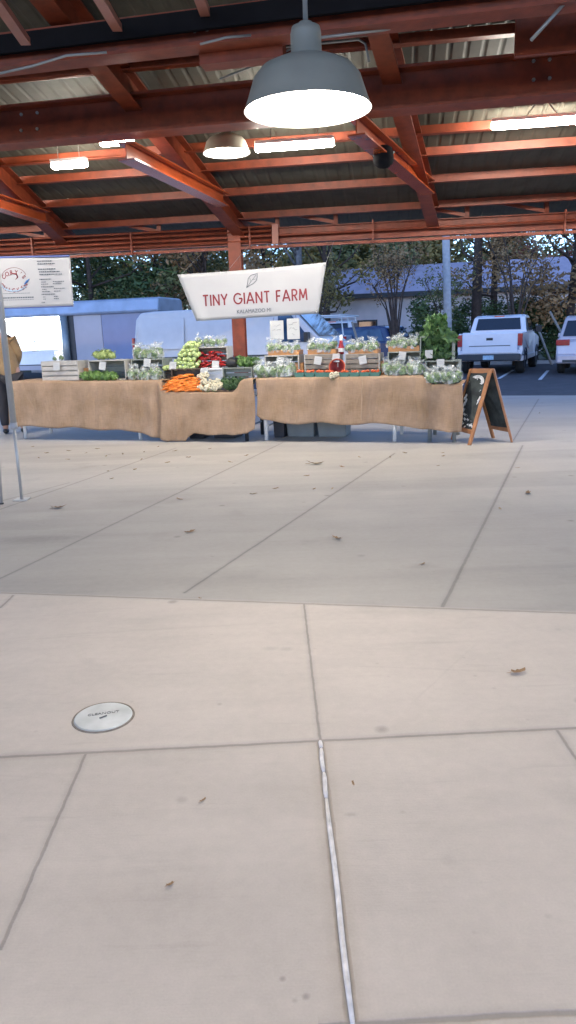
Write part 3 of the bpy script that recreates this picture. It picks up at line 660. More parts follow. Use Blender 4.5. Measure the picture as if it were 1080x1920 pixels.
def tree(px, py, Y, h, cr, m, label, bark='bark', n=70, leaf=.16, trunk_r=.2, clumps=26, low=.35, group='trees beyond the parking lot', seed=1, name='tree', sparse=1.0, base=None, limbs=9):
    rg = random.Random(seed*77+3); b = atY(px, py, Y) if base is None else base
    root = empty(name, (b.x, b.y, LOTZ), rg.random()*6, label, 'tree', group)
    cs = []; tips = []
    for i in range(clumps):
        t = low + (1-low)*rg.random()
        prof = math.sin(math.pi*min(1, (t-low)/(1-low)*.86+.14))**.6
        a = rg.random()*6.283; rr = cr*prof*math.sqrt(rg.random())
        c = Vector((math.cos(a)*rr, math.sin(a)*rr, h*t)); cs.append((c, cr*(.18+.2*rg.random()))); tips.append(c)
    mb = MB(); top = Vector((rg.gauss(0, .25), rg.gauss(0, .25), h*.9))
    mb.tube([(0, 0, 0), (top.x*.2, top.y*.2, h*.25), (top.x*.6, top.y*.6, h*.6), top], [trunk_r, trunk_r*.75, trunk_r*.45, trunk_r*.1], 9)
    for c in tips[:limbs*2]:
        s = Vector((top.x*.3, top.y*.3, h*(.2+.5*max(0, c.z/h-.2)))); mid = s.lerp(c, .5)+Vector((rg.gauss(0, .12), rg.gauss(0, .12), -.1*cr))
        mb.tube([s, mid, c], [trunk_r*.32, trunk_r*.2, trunk_r*.05], 5)
    mb.build('trunk', M[bark], root, smooth=True)
    lb = MB(); leaf_cloud(lb, cs, n*sparse, leaf, rg); lb.build('crown', M[m], root)
    return root
tree(175, 600, 40, 10.5, 4.6, 'leaf_dark', 'dense dark green tree rising behind the food trailer', n=90, clumps=40, low=.12, seed=1, leaf=.2)
tree(60, 600, 43, 11, 4.5, 'leaf_dark', 'dark green tree behind the menu banner at far left', n=70, clumps=34, low=.12, seed=2, leaf=.22)
tree(290, 600, 41, 10, 4.2, 'leaf_mid', 'green and brown tree between the dark tree and the autumn tree', n=80, clumps=36, low=.1, seed=3, leaf=.2)
tree(385, 600, 38, 9, 3.3, 'leaf_brown', 'brown autumn tree left of the red steel column', n=110, clumps=34, low=.12, seed=4, leaf=.17)
tree(500, 600, 40, 9, 3.9, 'leaf_olive', 'olive tree right of the red steel column, above the farm banner', n=80, clumps=34, low=.22, seed=5, leaf=.2)
tree(616, 640, 36, 9, 2.8, 'leaf_olive', 'olive-green leafy tree right of the farm banner', n=90, clumps=30, low=.3, seed=6, leaf=.17)
tree(655, 600, 52, 10, 4.5, 'leaf_mid', 'tall green tree behind the left end of the long building', n=60, clumps=44, low=.3, seed=7, leaf=.28)
tree(760, 590, 56, 9.5, 5.0, 'leaf_olive', 'yellowing tree rising behind the roof of the long building', n=60, clumps=44, low=.45, seed=8, leaf=.28)
tree(835, 590, 58, 10.5, 4.2, 'leaf_mid', 'loose green tree behind the grey light pole', n=42, clumps=30, low=.35, seed=9, leaf=.28)
tree(925, 600, 33, 10, 3.0, 'leaf_brown', 'thin brown autumn tree right of the tall bare trunk', n=75, clumps=38, low=.28, seed=10, leaf=.15)
tree(1000, 590, 56, 8, 3.0, 'leaf_rust', 'rust-red tree peeking over the roof at right', n=50, clumps=22, low=.4, seed=11, leaf=.25)
tree(1065, 620, 31, 11, 3.2, 'leaf_brown', 'brown autumn tree at the right edge above the minivan', n=85, clumps=38, low=.2, seed=12, leaf=.16)
tree(562, 600, 34, 11, 2.2, 'leaf_olive', 'grey-trunked tree behind the top of the farm banner', bark='bark_grey', n=45, clumps=16, low=.55, seed=13, trunk_r=.24)
tree(893, 600, 32, 13, 2.6, 'leaf_olive', 'tall straight brown trunk behind the white pickup', n=45, clumps=26, low=.42, seed=14, trunk_r=.26, limbs=5)
for i, (px, Yb, hh) in enumerate(((430, 62, 11), (700, 75, 12), (560, 66, 12), (330, 60, 12), (200, 60, 12), (1120, 60, 10), (960, 80, 10.5))):
    tree(px, 600, Yb, hh, 5.5, ['leaf_mid', 'leaf_olive', 'leaf_mid'][i % 3], ['far green tree glimpsed left of the red column', 'far olive tree glimpsed above the long roof', 'far tree glimpsed between banner and eave', 'far olive tree glimpsed over the brown tree', 'far tree glimpsed behind the dark green tree', 'far tree glimpsed at the right edge', 'far olive tree glimpsed in the gap of blue sky'][i], n=26, clumps=30, low=.2, seed=30+i, leaf=.34)
# slender multi-stem tree with sparse leaves in front of the long building
def stems(px, py, Y, label, seed, n=9, h=5.2, spread=1.5, m='leaf_brown', dens=10, cat='tree', name='young_tree', r=.04):
    rg = random.Random(seed); b = atY(px, py, Y); root = empty(name, (b.x, b.y, LOTZ), 0, label, cat)
    mb = MB(); lb = MB()
    mb.tube([(0, 0, 0), (0, 0, h*.25)], [r*2, r*1.5], 8)
    for i in range(n):
        a = rg.random()*6.28; s = spread*(.3+.7*rg.random()); hh = h*(.7+.3*rg.random())
        p0 = Vector((0, 0, h*(.1+.15*rg.random()))); p2 = Vector((math.cos(a)*s, math.sin(a)*s, hh)); p1 = p0.lerp(p2, .5)+Vector((0, 0, .3))*h*.2 - Vector((p2.x, p2.y, 0))*.15
        mb.tube([p0, p1, p2], [r, r*.6, r*.15], 6)
        for j in range(6):
            t = .25+.7*rg.random(); q = p1.lerp(p2, t); e = q + Vector((rg.gauss(0, .35), rg.gauss(0, .35), .35+.3*rg.random()))
            mb.tube([q, e], [r*.25, r*.08], 4); leaf_cloud(lb, [(e, .32)], dens*9, .085, rg); leaf_cloud(lb, [(q, .3)], dens*5, .08, rg)
    mb.build('branches', M['bark'], root); lb.build('leaves', M[m], root); return root
stems(742, 660, 27, 'slender dark multi-stemmed tree with sparse leaves in front of the long building', 3, n=12, h=4.6, spread=1.25, dens=7)
stems(600, 640, 33, 'thin bare-stemmed tree beside the right end of the farm banner', 8, n=7, h=4.2, spread=1.0, m='leaf_olive')
stems(965, 640, 29, 'thin bare-branched tree between the pickup and the minivan', 12, n=9, h=5.8, spread=1.8)
stems(830, 640, 31, 'thin branched sapling at the foot of the light pole', 15, n=7, h=3.6, spread=1.0, m='leaf_mid')
def bush(px, py, Y, w_, h, m, label, seed):
    rg = random.Random(seed); b = atY(px, py, Y); root = empty('bush', (b.x, b.y, LOTZ), 0, label, 'bush', 'bushes along the far side of the parking lot')
    cs = [(Vector((rg.uniform(-w_, w_), rg.uniform(-.5, .5), h*rg.uniform(.12, .85))), .3+.35*rg.random()) for i in range(int(24*w_))]
    mb = MB()
    for c, r in cs[:9]: mb.tube([(c.x*.4, 0, 0), c], [.03, .008], 5)
    mb.build('stems', M['bark'], root)
    lb = MB(); leaf_cloud(lb, cs, 300, .10, rg); lb.build('foliage', M[m], root); return root
bush(862, 650, 32, 1.9, 2.9, 'leaf_dark', 'dark green bush behind the kale crate and pole', 1)
bush(940, 650, 33, 2.1, 3.0, 'leaf_dark', 'dark green bush above the cab of the white pickup', 2)
bush(1018, 640, 33, 1.9, 2.9, 'leaf_dark', 'dark green bush between the pickup and the minivan', 3)
bush(1085, 640, 34, 1.9, 2.4, 'leaf_dark', 'dark green bush above the minivan roof', 4)
bush(610, 650, 34, 1.3, 2.1, 'leaf_mid', 'mid green bush behind the utility pickup', 5)
bush(672, 650, 36, 1.2, 1.2, 'leaf_mid', 'low green bush below the pale wall at left', 6)
bush(800, 650, 36, 1.3, 1.7, 'leaf_dark', 'dark bush covering the right part of the pale wall', 7)
bush(330, 640, 34, 1.6, 2.0, 'leaf_dark', 'dark bush behind the roof end of the trailer', 8)
# wooden stakes leaning by the bushes
M['stake'] = mat('weathered_wood', (.30, .26, .22), rough=.8, var=.2, scale=10)
for i, (a, b, lab) in enumerate((((1006, 608), (1024, 656), 'thin leaning stake left of the minivan'), ((1031, 584), (1046, 612), 'thin leaning stake above the minivan roof'), ((660, 603), (672, 645), 'leaning stake beside the blue car'))):
    A = atY(*a, 28.5); B = atY(*b, 28.5); d = (B-A).normalized(); B2 = A + d*((LOTZ-A.z)/d.z)
    mb = MB(); mb.tube([A, B2], .045, 7); o = mb.build('stake', M['stake']); tag(o, lab, 'stake', 'leaning stakes'); 
# low planter wall / earth bank behind the cars
mb = MB(); c1 = EC+en*16.3-ed*24; c2 = EC+en*16.3+ed*30; bar(mb, Vector((c1.x, c1.y, LOTZ+.06)), Vector((c2.x, c2.y, LOTZ+.06)), .16, .14)
M['kerb'] = mat('concrete_kerb', (.36, .34, .32), rough=.8, var=.15)
tag(mb.build('kerb', M['kerb']), kind='structure')
# distant hedge line so the verge does not end in bare horizon
rg = random.Random(44); lb = MB(); cs = []
for i in range(260):
    t = i/259; x = -62+124*t; y = 86 + rg.uniform(-5, 5); cs.append((Vector((x, y, rg.uniform(.4, 9.0))), rg.uniform(1.6, 2.8)))
leaf_cloud(lb, cs, 22, .42, rg); tag(lb.build('far_wood', M['leaf_mid']), 'hazy green wood closing the view beyond the houses', 'wood', kind='stuff')
# ------------------------------------------------------------------ expansion joint filler, floor cover, leaves
M['filler'] = mat('white_joint_filler', (.60, .56, .54), rough=.6, var=.2, scale=30)
A = atz(600, 1390, 0); B = atz(662, 1935, 0)
fl = empty('joint_filler', (A.x, A.y, 0), 0, 'white rubber filler strip standing in the nearest floor joint', 'joint strip'); d = (B-A); Ld = d.length; d.normalize()
cuts = [0, .045, .175, .30, 1.0, 1.35]
for a, b in zip(cuts, cuts[1:]):
    mb = MB(); pts = []
    for i in range(7):
        t = a+.004+(b-a-.008)*i/6; p = d*(t*Ld); pts.append(Vector((p.x+.0012*math.sin(t*40), p.y, .003)))
    mb.tube(pts, [.0045]+[.0065]*5+[.0045], 8); mb.build('strip', M['filler'], fl, smooth=True)
cv_ = atz(194, 1345, 0); root = empty('floor_cover', (cv_.x, cv_.y, 0), R(12), 'round polished metal access cover set in the concrete', 'floor cover')
M['grime'] = mat('grimy_rim', (.19, .16, .13), rough=.9, var=.3, scale=30)
M['cover'] = mat('polished_cover', (.40, .42, .43), rough=.42, metal=.3, var=.25, scale=7)
wr = (atz(249, 1342, 0)-atz(140, 1350, 0)).length/2
mb = MB(); mb.lathe([(.001, .006), (wr*.96, .006), (wr, .003), (wr, 0)], 48); mb.build('lid', M['cover'], root)
mb = MB(); mb.lathe([(wr+.001, 0), (wr+.001, .0035), (wr+.006, .0035), (wr+.008, 0)], 48); mb.build('rim', M['grime'], root)
M['ink'] = mat('dark_engraving', (.12, .12, .13), rough=.7)
text('CLEANOUT', .021, Matrix.Translation((.0, .018, .0065)), M['ink'], 'lettering', root, .0004)
mb = MB(); mb.tube([(-.012, -.016, .007), (.012, -.004, .007)], .003, 6); mb.build('screw_slot', M['ink'], root)
# dry leaves
M['dry'] = mat('dry_brown_leaf', (.22, .12, .06), rough=.8, var=.4, scale=30, c2=(.36, .22, .11))
M['dry2'] = mat('dry_tan_leaf', (.34, .25, .14), rough=.8, var=.3, scale=30)
def leaf_mesh(seed, m):
    rg = random.Random(seed); mb = MB(); n = 14; ring = []
    for i in range(n):
        a = 2*math.pi*i/n; r = (.75+.25*math.cos(2*a)) * (1+(.22 if i % 2 else -.18)*rg.random()*1.6)
        x, y = r*math.cos(a), r*.62*math.sin(a); ring.append(Vector((x, y, .35*abs(y)+.22*x*x+.12*rg.random())))
    mid = [Vector((p.x*.5, p.y*.5, p.z*.35+.02)) for p in ring]
    vs = [Vector((0, 0, .03))]+mid+ring
    fs = [(0, 1+i, 1+(i+1) % n) for i in range(n)]+[(1+i, 1+n+i, 1+n+(i+1) % n, 1+(i+1) % n) for i in range(n)]
    mb.add(vs, fs); mb.tube([(-.7, 0, .1), (-1.25, .1, .03)], [.03, .015], 5)
    return mb.mesh('dry_leaf', m)
LM = [leaf_mesh(i, M['dry'] if i % 2 else M['dry2']) for i in range(6)]
rl = random.Random(9)
def leaf(px, py, s, label, group=None, i=None, rz=None, flat=1):
    p = atz(px, py, 0); o = bpy.data.objects.new('dry_leaf', LM[rl.randrange(6) if i is None else i]); col.objects.link(o)
    o.location = (p.x, p.y, .003); o.scale = (s, s, s*flat); o.rotation_euler = (rl.uniform(-.15, .15), rl.uniform(-.15, .15), rl.uniform(0, 6) if rz is None else rz)
    tag(o, label, 'leaf', group); return o
leaf(970, 1262, .034, 'curled brown leaf lying alone on the near slab at right', i=1, rz=.1)
leaf(592, 871, .09, 'largest tan leaf on the floor in front of the middle of the tables', i=2, rz=.3)
leaf(632, 1011, .045, 'dark crumpled leaf in the middle of the grey slabs', i=3)
leaf(355, 999, .04, 'small crumpled leaf left of centre on the grey slabs', i=5)
leaf(110, 953, .06, 'flat brown leaf near the foot of the canopy pole', i=1, rz=.05)
leaf(990, 926, .05, 'brown leaf on the slabs below the chalkboard at far right', i=3)
leaf(380, 1503, .012, 'tiny dark leaf crumb on the near left slab', i=1)
leaf(318, 1661, .012, 'tiny dark twig-like crumb near the bottom left', i=3, rz=.8)
leaf(375, 1123, .015, 'dark crumb lying on the skewed floor joint', i=5)
leaf(662, 1471, .010, 'tiny crumb right of the white joint strip', i=3)
for (x, y) in ((640, 876), (675, 858), (735, 858), (757, 850), (832, 850), (830, 856), (578, 893), (518, 917), (478, 927), (592, 918), (620, 917), (333, 937), (940, 955), (970, 878), (790, 1059), (208, 898), (200, 884), (268, 862), (200, 856), (428, 867), (460, 855), (330, 846), (270, 848), (70, 859), (130, 862), (310, 868), (250, 881), (820, 874), (1010, 775), (180, 842), (300, 838), (60, 838), (130, 846), (350, 858), (395, 842), (90, 850), (230, 852), (160, 850)):
    leaf(x+rl.uniform(-4, 4), y, rl.uniform(.02, .036), 'small dry leaf scattered on the concrete in front of the tables', 'small dry leaves scattered in front of the tables', flat=.8)
# ------------------------------------------------------------------ table row frame
F0 = atz(500, 828, 0); TA = -17.0; tU = udir(TA); tV = Vector((-tU.y, tU.x, 0)); TRZ = R(TA)
def tp(x, y, v=0): return atP(x, y, F0 + tV*v, tV)
def tu_(p): return (Vector((p.x, p.y, 0))-F0).dot(tU)
def T3(u, v, z=0): q = F0 + tU*u + tV*v; return Vector((q.x, q.y, z))
def tscale(px, v=0): return (tp(px, 700, v)-EYE).dot(FWD)/FPX       # metres per pixel there
TZ = .755
M['wood_pale'] = mat('whitewashed_crate_wood', (.46, .43, .38), rough=.75, var=.18, scale=7, bump=.2, bscale=50)
M['wood_grey'] = mat('grey_green_crate_wood', (.26, .28, .24), rough=.8, var=.2, scale=7, bump=.2, bscale=50)
M['wood_in'] = mat('weathered_slat_wood', (.25, .215, .17), rough=.8, var=.25, scale=7, bump=.2)
M['wood_orange'] = mat('orange_stained_wood', (.42, .20, .07), rough=.6, var=.2, scale=9)
M['wood_dark'] = mat('dark_stained_crate', (.10, .07, .05), rough=.7, var=.2)
def burlap():
    m = mat('burlap', (.37, .24, .14), rough=.95, var=.14, scale=3.2, spec=.1, c2=(.46, .31, .205)); n = m.node_tree; L = n.links; b = n.nodes['Principled BSDF']
    tc = [x for x in n.nodes if x.type == 'TEX_COORD'][0]
    ws = []
    for dr in ('X', 'Z'):
        wv = n.nodes.new('ShaderNodeTexWave'); wv.inputs['Scale'].default_value = 42; wv.inputs['Distortion'].default_value = 1.5; wv.bands_direction = dr
        L.new(tc.outputs['Object'], wv.inputs['Vector']); ws.append(wv.outputs['Fac'])
    ad = n.nodes.new('ShaderNodeMath'); ad.operation = 'ADD'; L.new(ws[0], ad.inputs[0]); L.new(ws[1], ad.inputs[1])
    bp = n.nodes.new('ShaderNodeBump'); bp.inputs['Strength'].default_value = .5; bp.inputs['Distance'].default_value = .004
    L.new(ad.outputs[0], bp.inputs['Height']); L.new(bp.outputs[0], b.inputs['Normal'])
    cr = [x for x in n.nodes if x.type == 'VALTORGB'][0]
    # slubs: short thick threads running both ways, plus creases
    sl = []
    for sc in ((25, 25, 260), (260, 25, 25)):
        mp = n.nodes.new('ShaderNodeMapping'); mp.inputs['Scale'].default_value = sc; L.new(tc.outputs['Object'], mp.inputs[0])
        nn_ = n.nodes.new('ShaderNodeTexNoise'); nn_.inputs['Scale'].default_value = .55; nn_.inputs['Detail'].default_value = 3; L.new(mp.outputs[0], nn_.inputs['Vector']); sl.append(nn_.outputs[0])
    a2 = n.nodes.new('ShaderNodeMath'); a2.operation = 'ADD'; L.new(sl[0], a2.inputs[0]); L.new(sl[1], a2.inputs[1])
    a3 = n.nodes.new('ShaderNodeMath'); a3.operation = 'MULTIPLY_ADD'; L.new(a2.outputs[0], a3.inputs[0]); a3.inputs[1].default_value = 2.6; a3.inputs[2].default_value = -1.7
    a4 = n.nodes.new('ShaderNodeMath'); a4.operation = 'ADD'; L.new(a3.outputs[0], a4.inputs[0]); L.new(ad.outputs[0], a4.inputs[1]); ad = a4
    cz = n.nodes.new('ShaderNodeTexNoise'); cz.inputs['Scale'].default_value = 5; cz.inputs['Detail'].default_value = 2; cz.inputs['Distortion'].default_value = 1.2; mpc = n.nodes.new('ShaderNodeMapping'); mpc.inputs['Scale'].default_value = (1.6, 1, .5); L.new(tc.outputs['Object'], mpc.inputs[0]); L.new(mpc.outputs[0], cz.inputs['Vector'])
    b2 = n.nodes.new('ShaderNodeBump'); b2.inputs['Strength'].default_value = .45; b2.inputs['Distance'].default_value = .05; L.new(cz.outputs[0], b2.inputs['Height']); L.new(b2.outputs[0], bp.inputs['Normal'])
    mx = n.nodes.new('ShaderNodeMix'); mx.data_type = 'RGBA'; mx.blend_type = 'MULTIPLY'; mx.inputs[0].default_value = .55
    mr = n.nodes.new('ShaderNodeMapRange'); L.new(ad.outputs[0], mr.inputs[0]); mr.inputs[1].default_value = .2; mr.inputs[2].default_value = 2.8; mr.inputs[3].default_value = .55; mr.inputs[4].default_value = 1.3
    cc = n.nodes.new('ShaderNodeCombineColor'); [L.new(mr.outputs[0], cc.inputs[i]) for i in range(3)]
    L.new(cr.outputs[0], mx.inputs[6]); L.new(cc.outputs[0], mx.inputs[7]); L.new(mx.outputs[2], b.inputs['Base Color'])
    return m
M['burlap'] = burlap()
M['seam'] = mat('pale_burlap_seam', (.42, .29, .19), rough=.95)
def lerp_tab(tab, x):
    for (x0, y0), (x1, y1) in zip(tab, tab[1:]):
        if x <= x1: return y0+(y1-y0)*max(0, (x-x0))/(x1-x0)
    return tab[-1][1]
def cloth(name, label, px0, px1, top, bot, v, depth, folds, seed, skew=0):
    """burlap sheet: front drape (top/bot = pixel tables) and the part lying on the table"""
    rg = random.Random(seed); u0, u1 = tu_(tp(px0, 720, v)), tu_(tp(px1, 720, v)); nu = int((u1-u0)/.022); nz = 22
    vs = []; ph = [rg.uniform(0, 6) for _ in range(5)]
    for i in range(nu+1):
        f = i/nu; u = u0+(u1-u0)*f; px = px0+(px1-px0)*f
        zt = tp(px, lerp_tab(top, px), v).z; zb = tp(px, lerp_tab(bot, px), v-.05).z + .012*math.sin(u*9+ph[0])
        for j in range(3): # over the table
            q = depth*(1-j/3); vs.append(T3(u, v+q, zt+.004*math.sin(u*8+j)))
        for j in range(nz+1):
            g = j/nz; wave = 0
            for (fc, amp, wdt) in folds:
                dd = (u-(u0+(u1-u0)*fc)-skew*g)/wdt; wave += amp*math.exp(-dd*dd)*min(1, g*2.2)
            wave += .022*(abs(math.sin(u*4.3+ph[3]+g*.5))**5-.3)*min(1, g*1.6)
            wave += (.016*math.sin(u*9+ph[1]+g*1.1)+.010*math.sin(u*19+ph[2]+g*1.8)+.006*noise.noise(Vector((u*6, g*3, seed))))*min(1, g*3)
            off = -.012*math.sin(min(1, g*6)*math.pi/2) - .03*g*g
            vs.append(T3(u + .01*math.sin(g*4+u*5), v + off - wave, zt+(zb-zt)*g))
    r = nz+4; fs = [(i*r+j, (i+1)*r+j, (i+1)*r+j+1, i*r+j+1) for i in range(nu) for j in range(r-1)]
    mb = MB(); loc = T3((u0+u1)/2, v, 0); Ti = Matrix.Rotation(-TRZ, 4, 'Z') @ Matrix.Translation(-loc)
    mb.add([Ti @ p for p in vs], fs); o = mb.build(name, M['burlap'], smooth=True); o.location = loc; o.rotation_euler = (0, 0, TRZ)
    s = o.modifiers.new('thickness', 'SOLIDIFY'); s.thickness = .004
    tag(o, label, 'tablecloth'); return o
def ftable(px0, px1, label, v=0.05, dep=.74, legs=(), z=TZ-.012, leg_m='plastic_white'):
    u0, u1 = tu_(tp(px0, 720, v)), tu_(tp(px1, 720, v)); loc = T3((u0+u1)/2, v+dep/2, 0); h = (u1-u0)/2
    root = empty('folding_table', loc, TRZ, label, 'table', 'folding tables under the burlap')
    mb = MB(); mb.box(-h, h, -dep/2, dep/2, z-.045, z-.006); mb.build('tabletop', M['plastic_white'], root, bevel=.012)
    for lx in legs:
        lu = tu_(tp(lx, 800, v+.06))-(u0+u1)/2
        for y in (-dep/2+.06, dep/2-.06):
            mb = MB(); mb.tube([(lu, y, 0), (lu, y, z-.045)], .024, 10); mb.build('leg', M[leg_m], root, smooth=True)
        mb = MB(); mb.tube([(lu, -dep/2+.06, .18), (lu, dep/2-.06, .18)], .012, 8); mb.build('crossbar', M[leg_m], root)
        sgn = 1 if lu < 0 else -1
        mb = MB(); mb.tube([(lu, 0, .22), (lu+sgn*.34, 0, z-.06)], .012, 8); mb.build('brace', M[leg_m], root)
    return root
ftable(14, 300, 'white folding table at left under the long burlap cloth', legs=(46, 262), z=tp(160, 715, 0).z-.012)
ftable(484, 800, 'long white folding table at right under the seamed burlap cloth', legs=(499, 740), z=tp(640, 708, 0).z-.012)
ftable(800, 862, 'short low table at the right end holding the bagged greens', legs=(806, 852), z=tp(830, 722, 0).z-.014, leg_m='galv')
ftable(300, 470, 'lower table in the middle carrying carrots and kale crates', v=-.02, legs=(312, 462), z=tp(390, 736, 0).z-.014, leg_m='bumper')
cloth('burlap_cloth', 'burlap cloth hanging over the left table', 12, 305, [(12, 716), (60, 715), (150, 715), (305, 713)], [(12, 795), (30, 800), (120, 802), (200, 806), (262, 811), (290, 820), (305, 826)], 0, .74, [(.93, .05, .05), (.33, .012, .06), (.6, .015, .04), (.05, .02, .05)], 1)
cloth('burlap_cloth', 'burlap cloth over the lower middle table, sagging and rising at its right end', 297, 475, [(297, 716), (303, 728), (312, 735), (400, 736), (438, 735), (446, 728), (452, 716), (458, 711), (475, 711)], [(297, 822), (312, 828), (345, 829), (352, 820), (362, 812), (400, 815), (440, 817), (460, 812), (475, 803)], -.05, .62, [(.22, .035, .035), (.55, .02, .05), (.8, .05, .06), (.96, .03, .04)], 2, skew=-.04)
cloth('burlap_cloth', 'long burlap cloth with a pale vertical seam over the right table', 481, 868, [(481, 710), (520, 708), (640, 707), (790, 704), (796, 705), (804, 714), (815, 721), (840, 721), (868, 720)], [(481, 780), (490, 789), (560, 794), (640, 795), (740, 796), (770, 798), (790, 803), (820, 809), (840, 811), (868, 808)], 0, .74, [(.22, .02, .05), (.42, .015, .05), (.62, .02, .06), (.82, .045, .04), (.95, .05, .05)], 3)
# seam ribbon on the right cloth
mb = MB(); vs = []
for i in range(9):
    y = 712+i*9.5; p = tp(679-i*.2, y, -.062-.02*(i/8)); vs.append(p)
mb.tube(vs, .006, 5); so = mb.build('seam', M['seam']); rc = [o for o in bpy.data.objects if o.get('label', '').startswith('long burlap')][0]
so.parent = rc; bpy.context.view_layer.update(); so.matrix_parent_inverse = rc.matrix_world.inverted()
# totes and things under the tables
M['tote_grey'] = mat('grey_plastic_tote', (.16, .175, .17), rough=.5, var=.1)
M['tote_black'] = mat('black_tote', (.02, .022, .03), rough=.5, var=.1)
def tote(px0, px1, v, h, m, label, d=.35):
    u0, u1 = tu_(tp(px0, 815, v)), tu_(tp(px1, 815, v)); root = empty('storage_tote', T3((u0+u1)/2, v+d/2, 0), TRZ, label, 'tote'); a = (u1-u0)/2
    mb = MB(); vs = []
    for z, k in ((0, .9), (h-.03, 1)):
        vs += [(-a*k, -d/2*k, z), (a*k, -d/2*k, z), (a*k, d/2*k, z), (-a*k, d/2*k, z)]
    mb.add(vs, [(0, 3, 2, 1), (4, 5, 6, 7), (0, 1, 5, 4), (1, 2, 6, 5), (2, 3, 7, 6), (3, 0, 4, 7)]); mb.build('bin', M[m], root, bevel=.012)
    mb = MB(); mb.box(-a-.012, a+.012, -d/2-.012, d/2+.012, h-.03, h); mb.build('lid', M[m], root, bevel=.008)
tote(512, 533, .35, .34, 'tote_black', 'black tote under the right table beside the left leg')
tote(536, 590, .42, .30, 'tote_grey', 'grey lidded tote under the right table, left of the pair')
tote(594, 650, .42, .31, 'tote_grey', 'grey lidded tote under the right table, right of the pair')
tote(352, 382, .2, .22, 'tote_black', 'black tote under the middle cloth, left one')
tote(398, 442, .25, .2, 'tote_black', 'black tote under the middle cloth, right one')
# ------------------------------------------------------------------ crates
def crate(px0, px1, py0, py1, v, kind, m, label, depth=.3, back='wood_in', inner=None):
    """pixel box of the front; kind open (open front) or slat (slatted front)"""
    a = tp(px0, py1, v); b = tp(px1, py0, v); u0, u1 = tu_(a), tu_(b); cx = (px0+px1)/2
    z0, z1 = tp(cx, py1, v).z, tp(cx, py0, v).z; h = z1-z0; w_ = (u1-u0)/2; loc = T3((u0+u1)/2, v, z0)
    root = empty('wooden_crate', loc, TRZ, label, 'crate', 'wooden display crates on the tables')
    t = .014
    for s in (-1, 1):
        mb = MB(); mb.box(*sorted((s*w_, s*(w_-t))), 0, depth, 0, h); mb.build('end_panel', M[m], root, bevel=.002)
    if kind == 'open':
        mb = MB(); mb.box(-w_+t, w_-t, 0, depth, h-t, h); mb.build('top_panel', M[m], root)
        mb = MB(); mb.box(-w_+t, w_-t, 0, depth, 0, t); mb.build('base_panel', M[m], root)
        mb = MB(); k = 3; hh = (h-2*t)/k
        for i in range(k): mb.box(-w_+t, w_-t, depth-.012, depth-.002, t+i*hh+.004, t+(i+1)*hh-.004)
        mb.build('back_slats', M[back], root)
    else:
        mb = MB(); k = 4; hh = h/k
        for i in range(k): mb.box(-w_+t, w_-t, .004, .012, i*hh+.006, (i+1)*hh-.006)
        mb.build('front_slats', M[back], root)
        mb = MB()
        for i in range(k): mb.box(-w_+t, w_-t, depth-.012, depth-.002, i*hh+.006, (i+1)*hh-.006)
        mb.build('back_slats', M[back], root)
        mb = MB(); mb.box(-w_+t, w_-t, .014, depth-.014, .0, .01); mb.build('base_panel', M[m], root)
        mb = MB(); mb.box(-w_+t, w_-t, .014, depth-.014, h-.012, h-.002); mb.build('top_slats', M[m], root)
    return root
def card(px, py, v, label, tilt=0, w_=14, h_=15):
    p = tp(px, py, v); s = tscale(px, v)
    root = empty('price_card', p, TRZ, label, 'price card', 'small white price cards on the crates'); root.rotation_euler = (R(-8), 0, TRZ); 
    T = Matrix.Rotation(tilt, 4, 'Y')
    mb = MB(); mb.box(-w_*s/2, w_*s/2, -.0015, .0015, -h_*s/2, h_*s/2, T); mb.build('card', M['paper'], root)
    mb = MB(); 
    for k, (a, b) in enumerate(((-.28, .2), (-.2, .28), (-.1, .12))): mb.box(a*w_*s, b*w_*s, -.0022, -.0018, (.2-.2*k)*h_*s-.0015, (.2-.2*k)*h_*s+.0015, T)
    mb.build('writing', M['ink_soft'], root)
    return root
M['paper'] = mat('white_paper', (.47, .47, .455), rough=.7, var=.03)
M['ink_soft'] = mat('grey_pen', (.35, .35, .36), rough=.8)
crate(80, 145, 677, 714, .16, 'slat', 'wood_pale', 'pale slatted crate at the left end of the left table', back='wood_pale')
crate(168, 234, 675, 713, .2, 'open', 'wood_pale', 'open crate with pale lettuce on top, second from the left', back='wood_grey')
crate(248, 305, 673, 712, .25, 'open', 'wood_grey', 'grey-green open crate behind bagged salad on the left table', back='wood_grey')
crate(306, 368, 690, 714, .3, 'slat', 'wood_dark', 'dark slatted crate under the heap of pale green tomatoes', back='wood_dark')
crate(366, 426, 650, 692, .32, 'open', 'wood_pale', 'pale open crate filled with red peppers', depth=.2, back='wood_in')
crate(322, 376, 691, 716, .2, 'open', 'wood_dark', 'dark low crate behind the carrots', depth=.1, back='wood_dark')
crate(376, 418, 691, 718, .2, 'open', 'white', 'white box behind the cauliflowers', depth=.12, back='white')
crate(418, 472, 689, 718, .2, 'open', 'wood_grey', 'grey open crate behind the parsley at the right of the middle table', depth=.1, back='wood_grey')
crate(497, 560, 666, 706, .2, 'open', 'wood_pale', 'pale open crate at the left end of the right table', back='wood_grey')
crate(571, 634, 664, 702, .2, 'slat', 'wood_pale', 'crate with slatted back, second on the right table', back='wood_in')
crate(647, 712, 663, 701, .2, 'slat', 'wood_pale', 'crate with slatted back, behind the red tomatoes at centre', back='wood_in')
crate(727, 789, 659, 703, .2, 'open', 'wood_grey', 'open crate behind the plump bagged greens right of centre', back='wood_grey')
crate(787, 850, 630, 678, .22, 'open', 'wood_grey', 'tall grey-green crate stuffed with dark kale', back='wood_grey')
crate(797, 862, 676, 719, .17, 'open', 'wood_grey', 'grey-green crate at the right end below the kale', back='wood_grey')
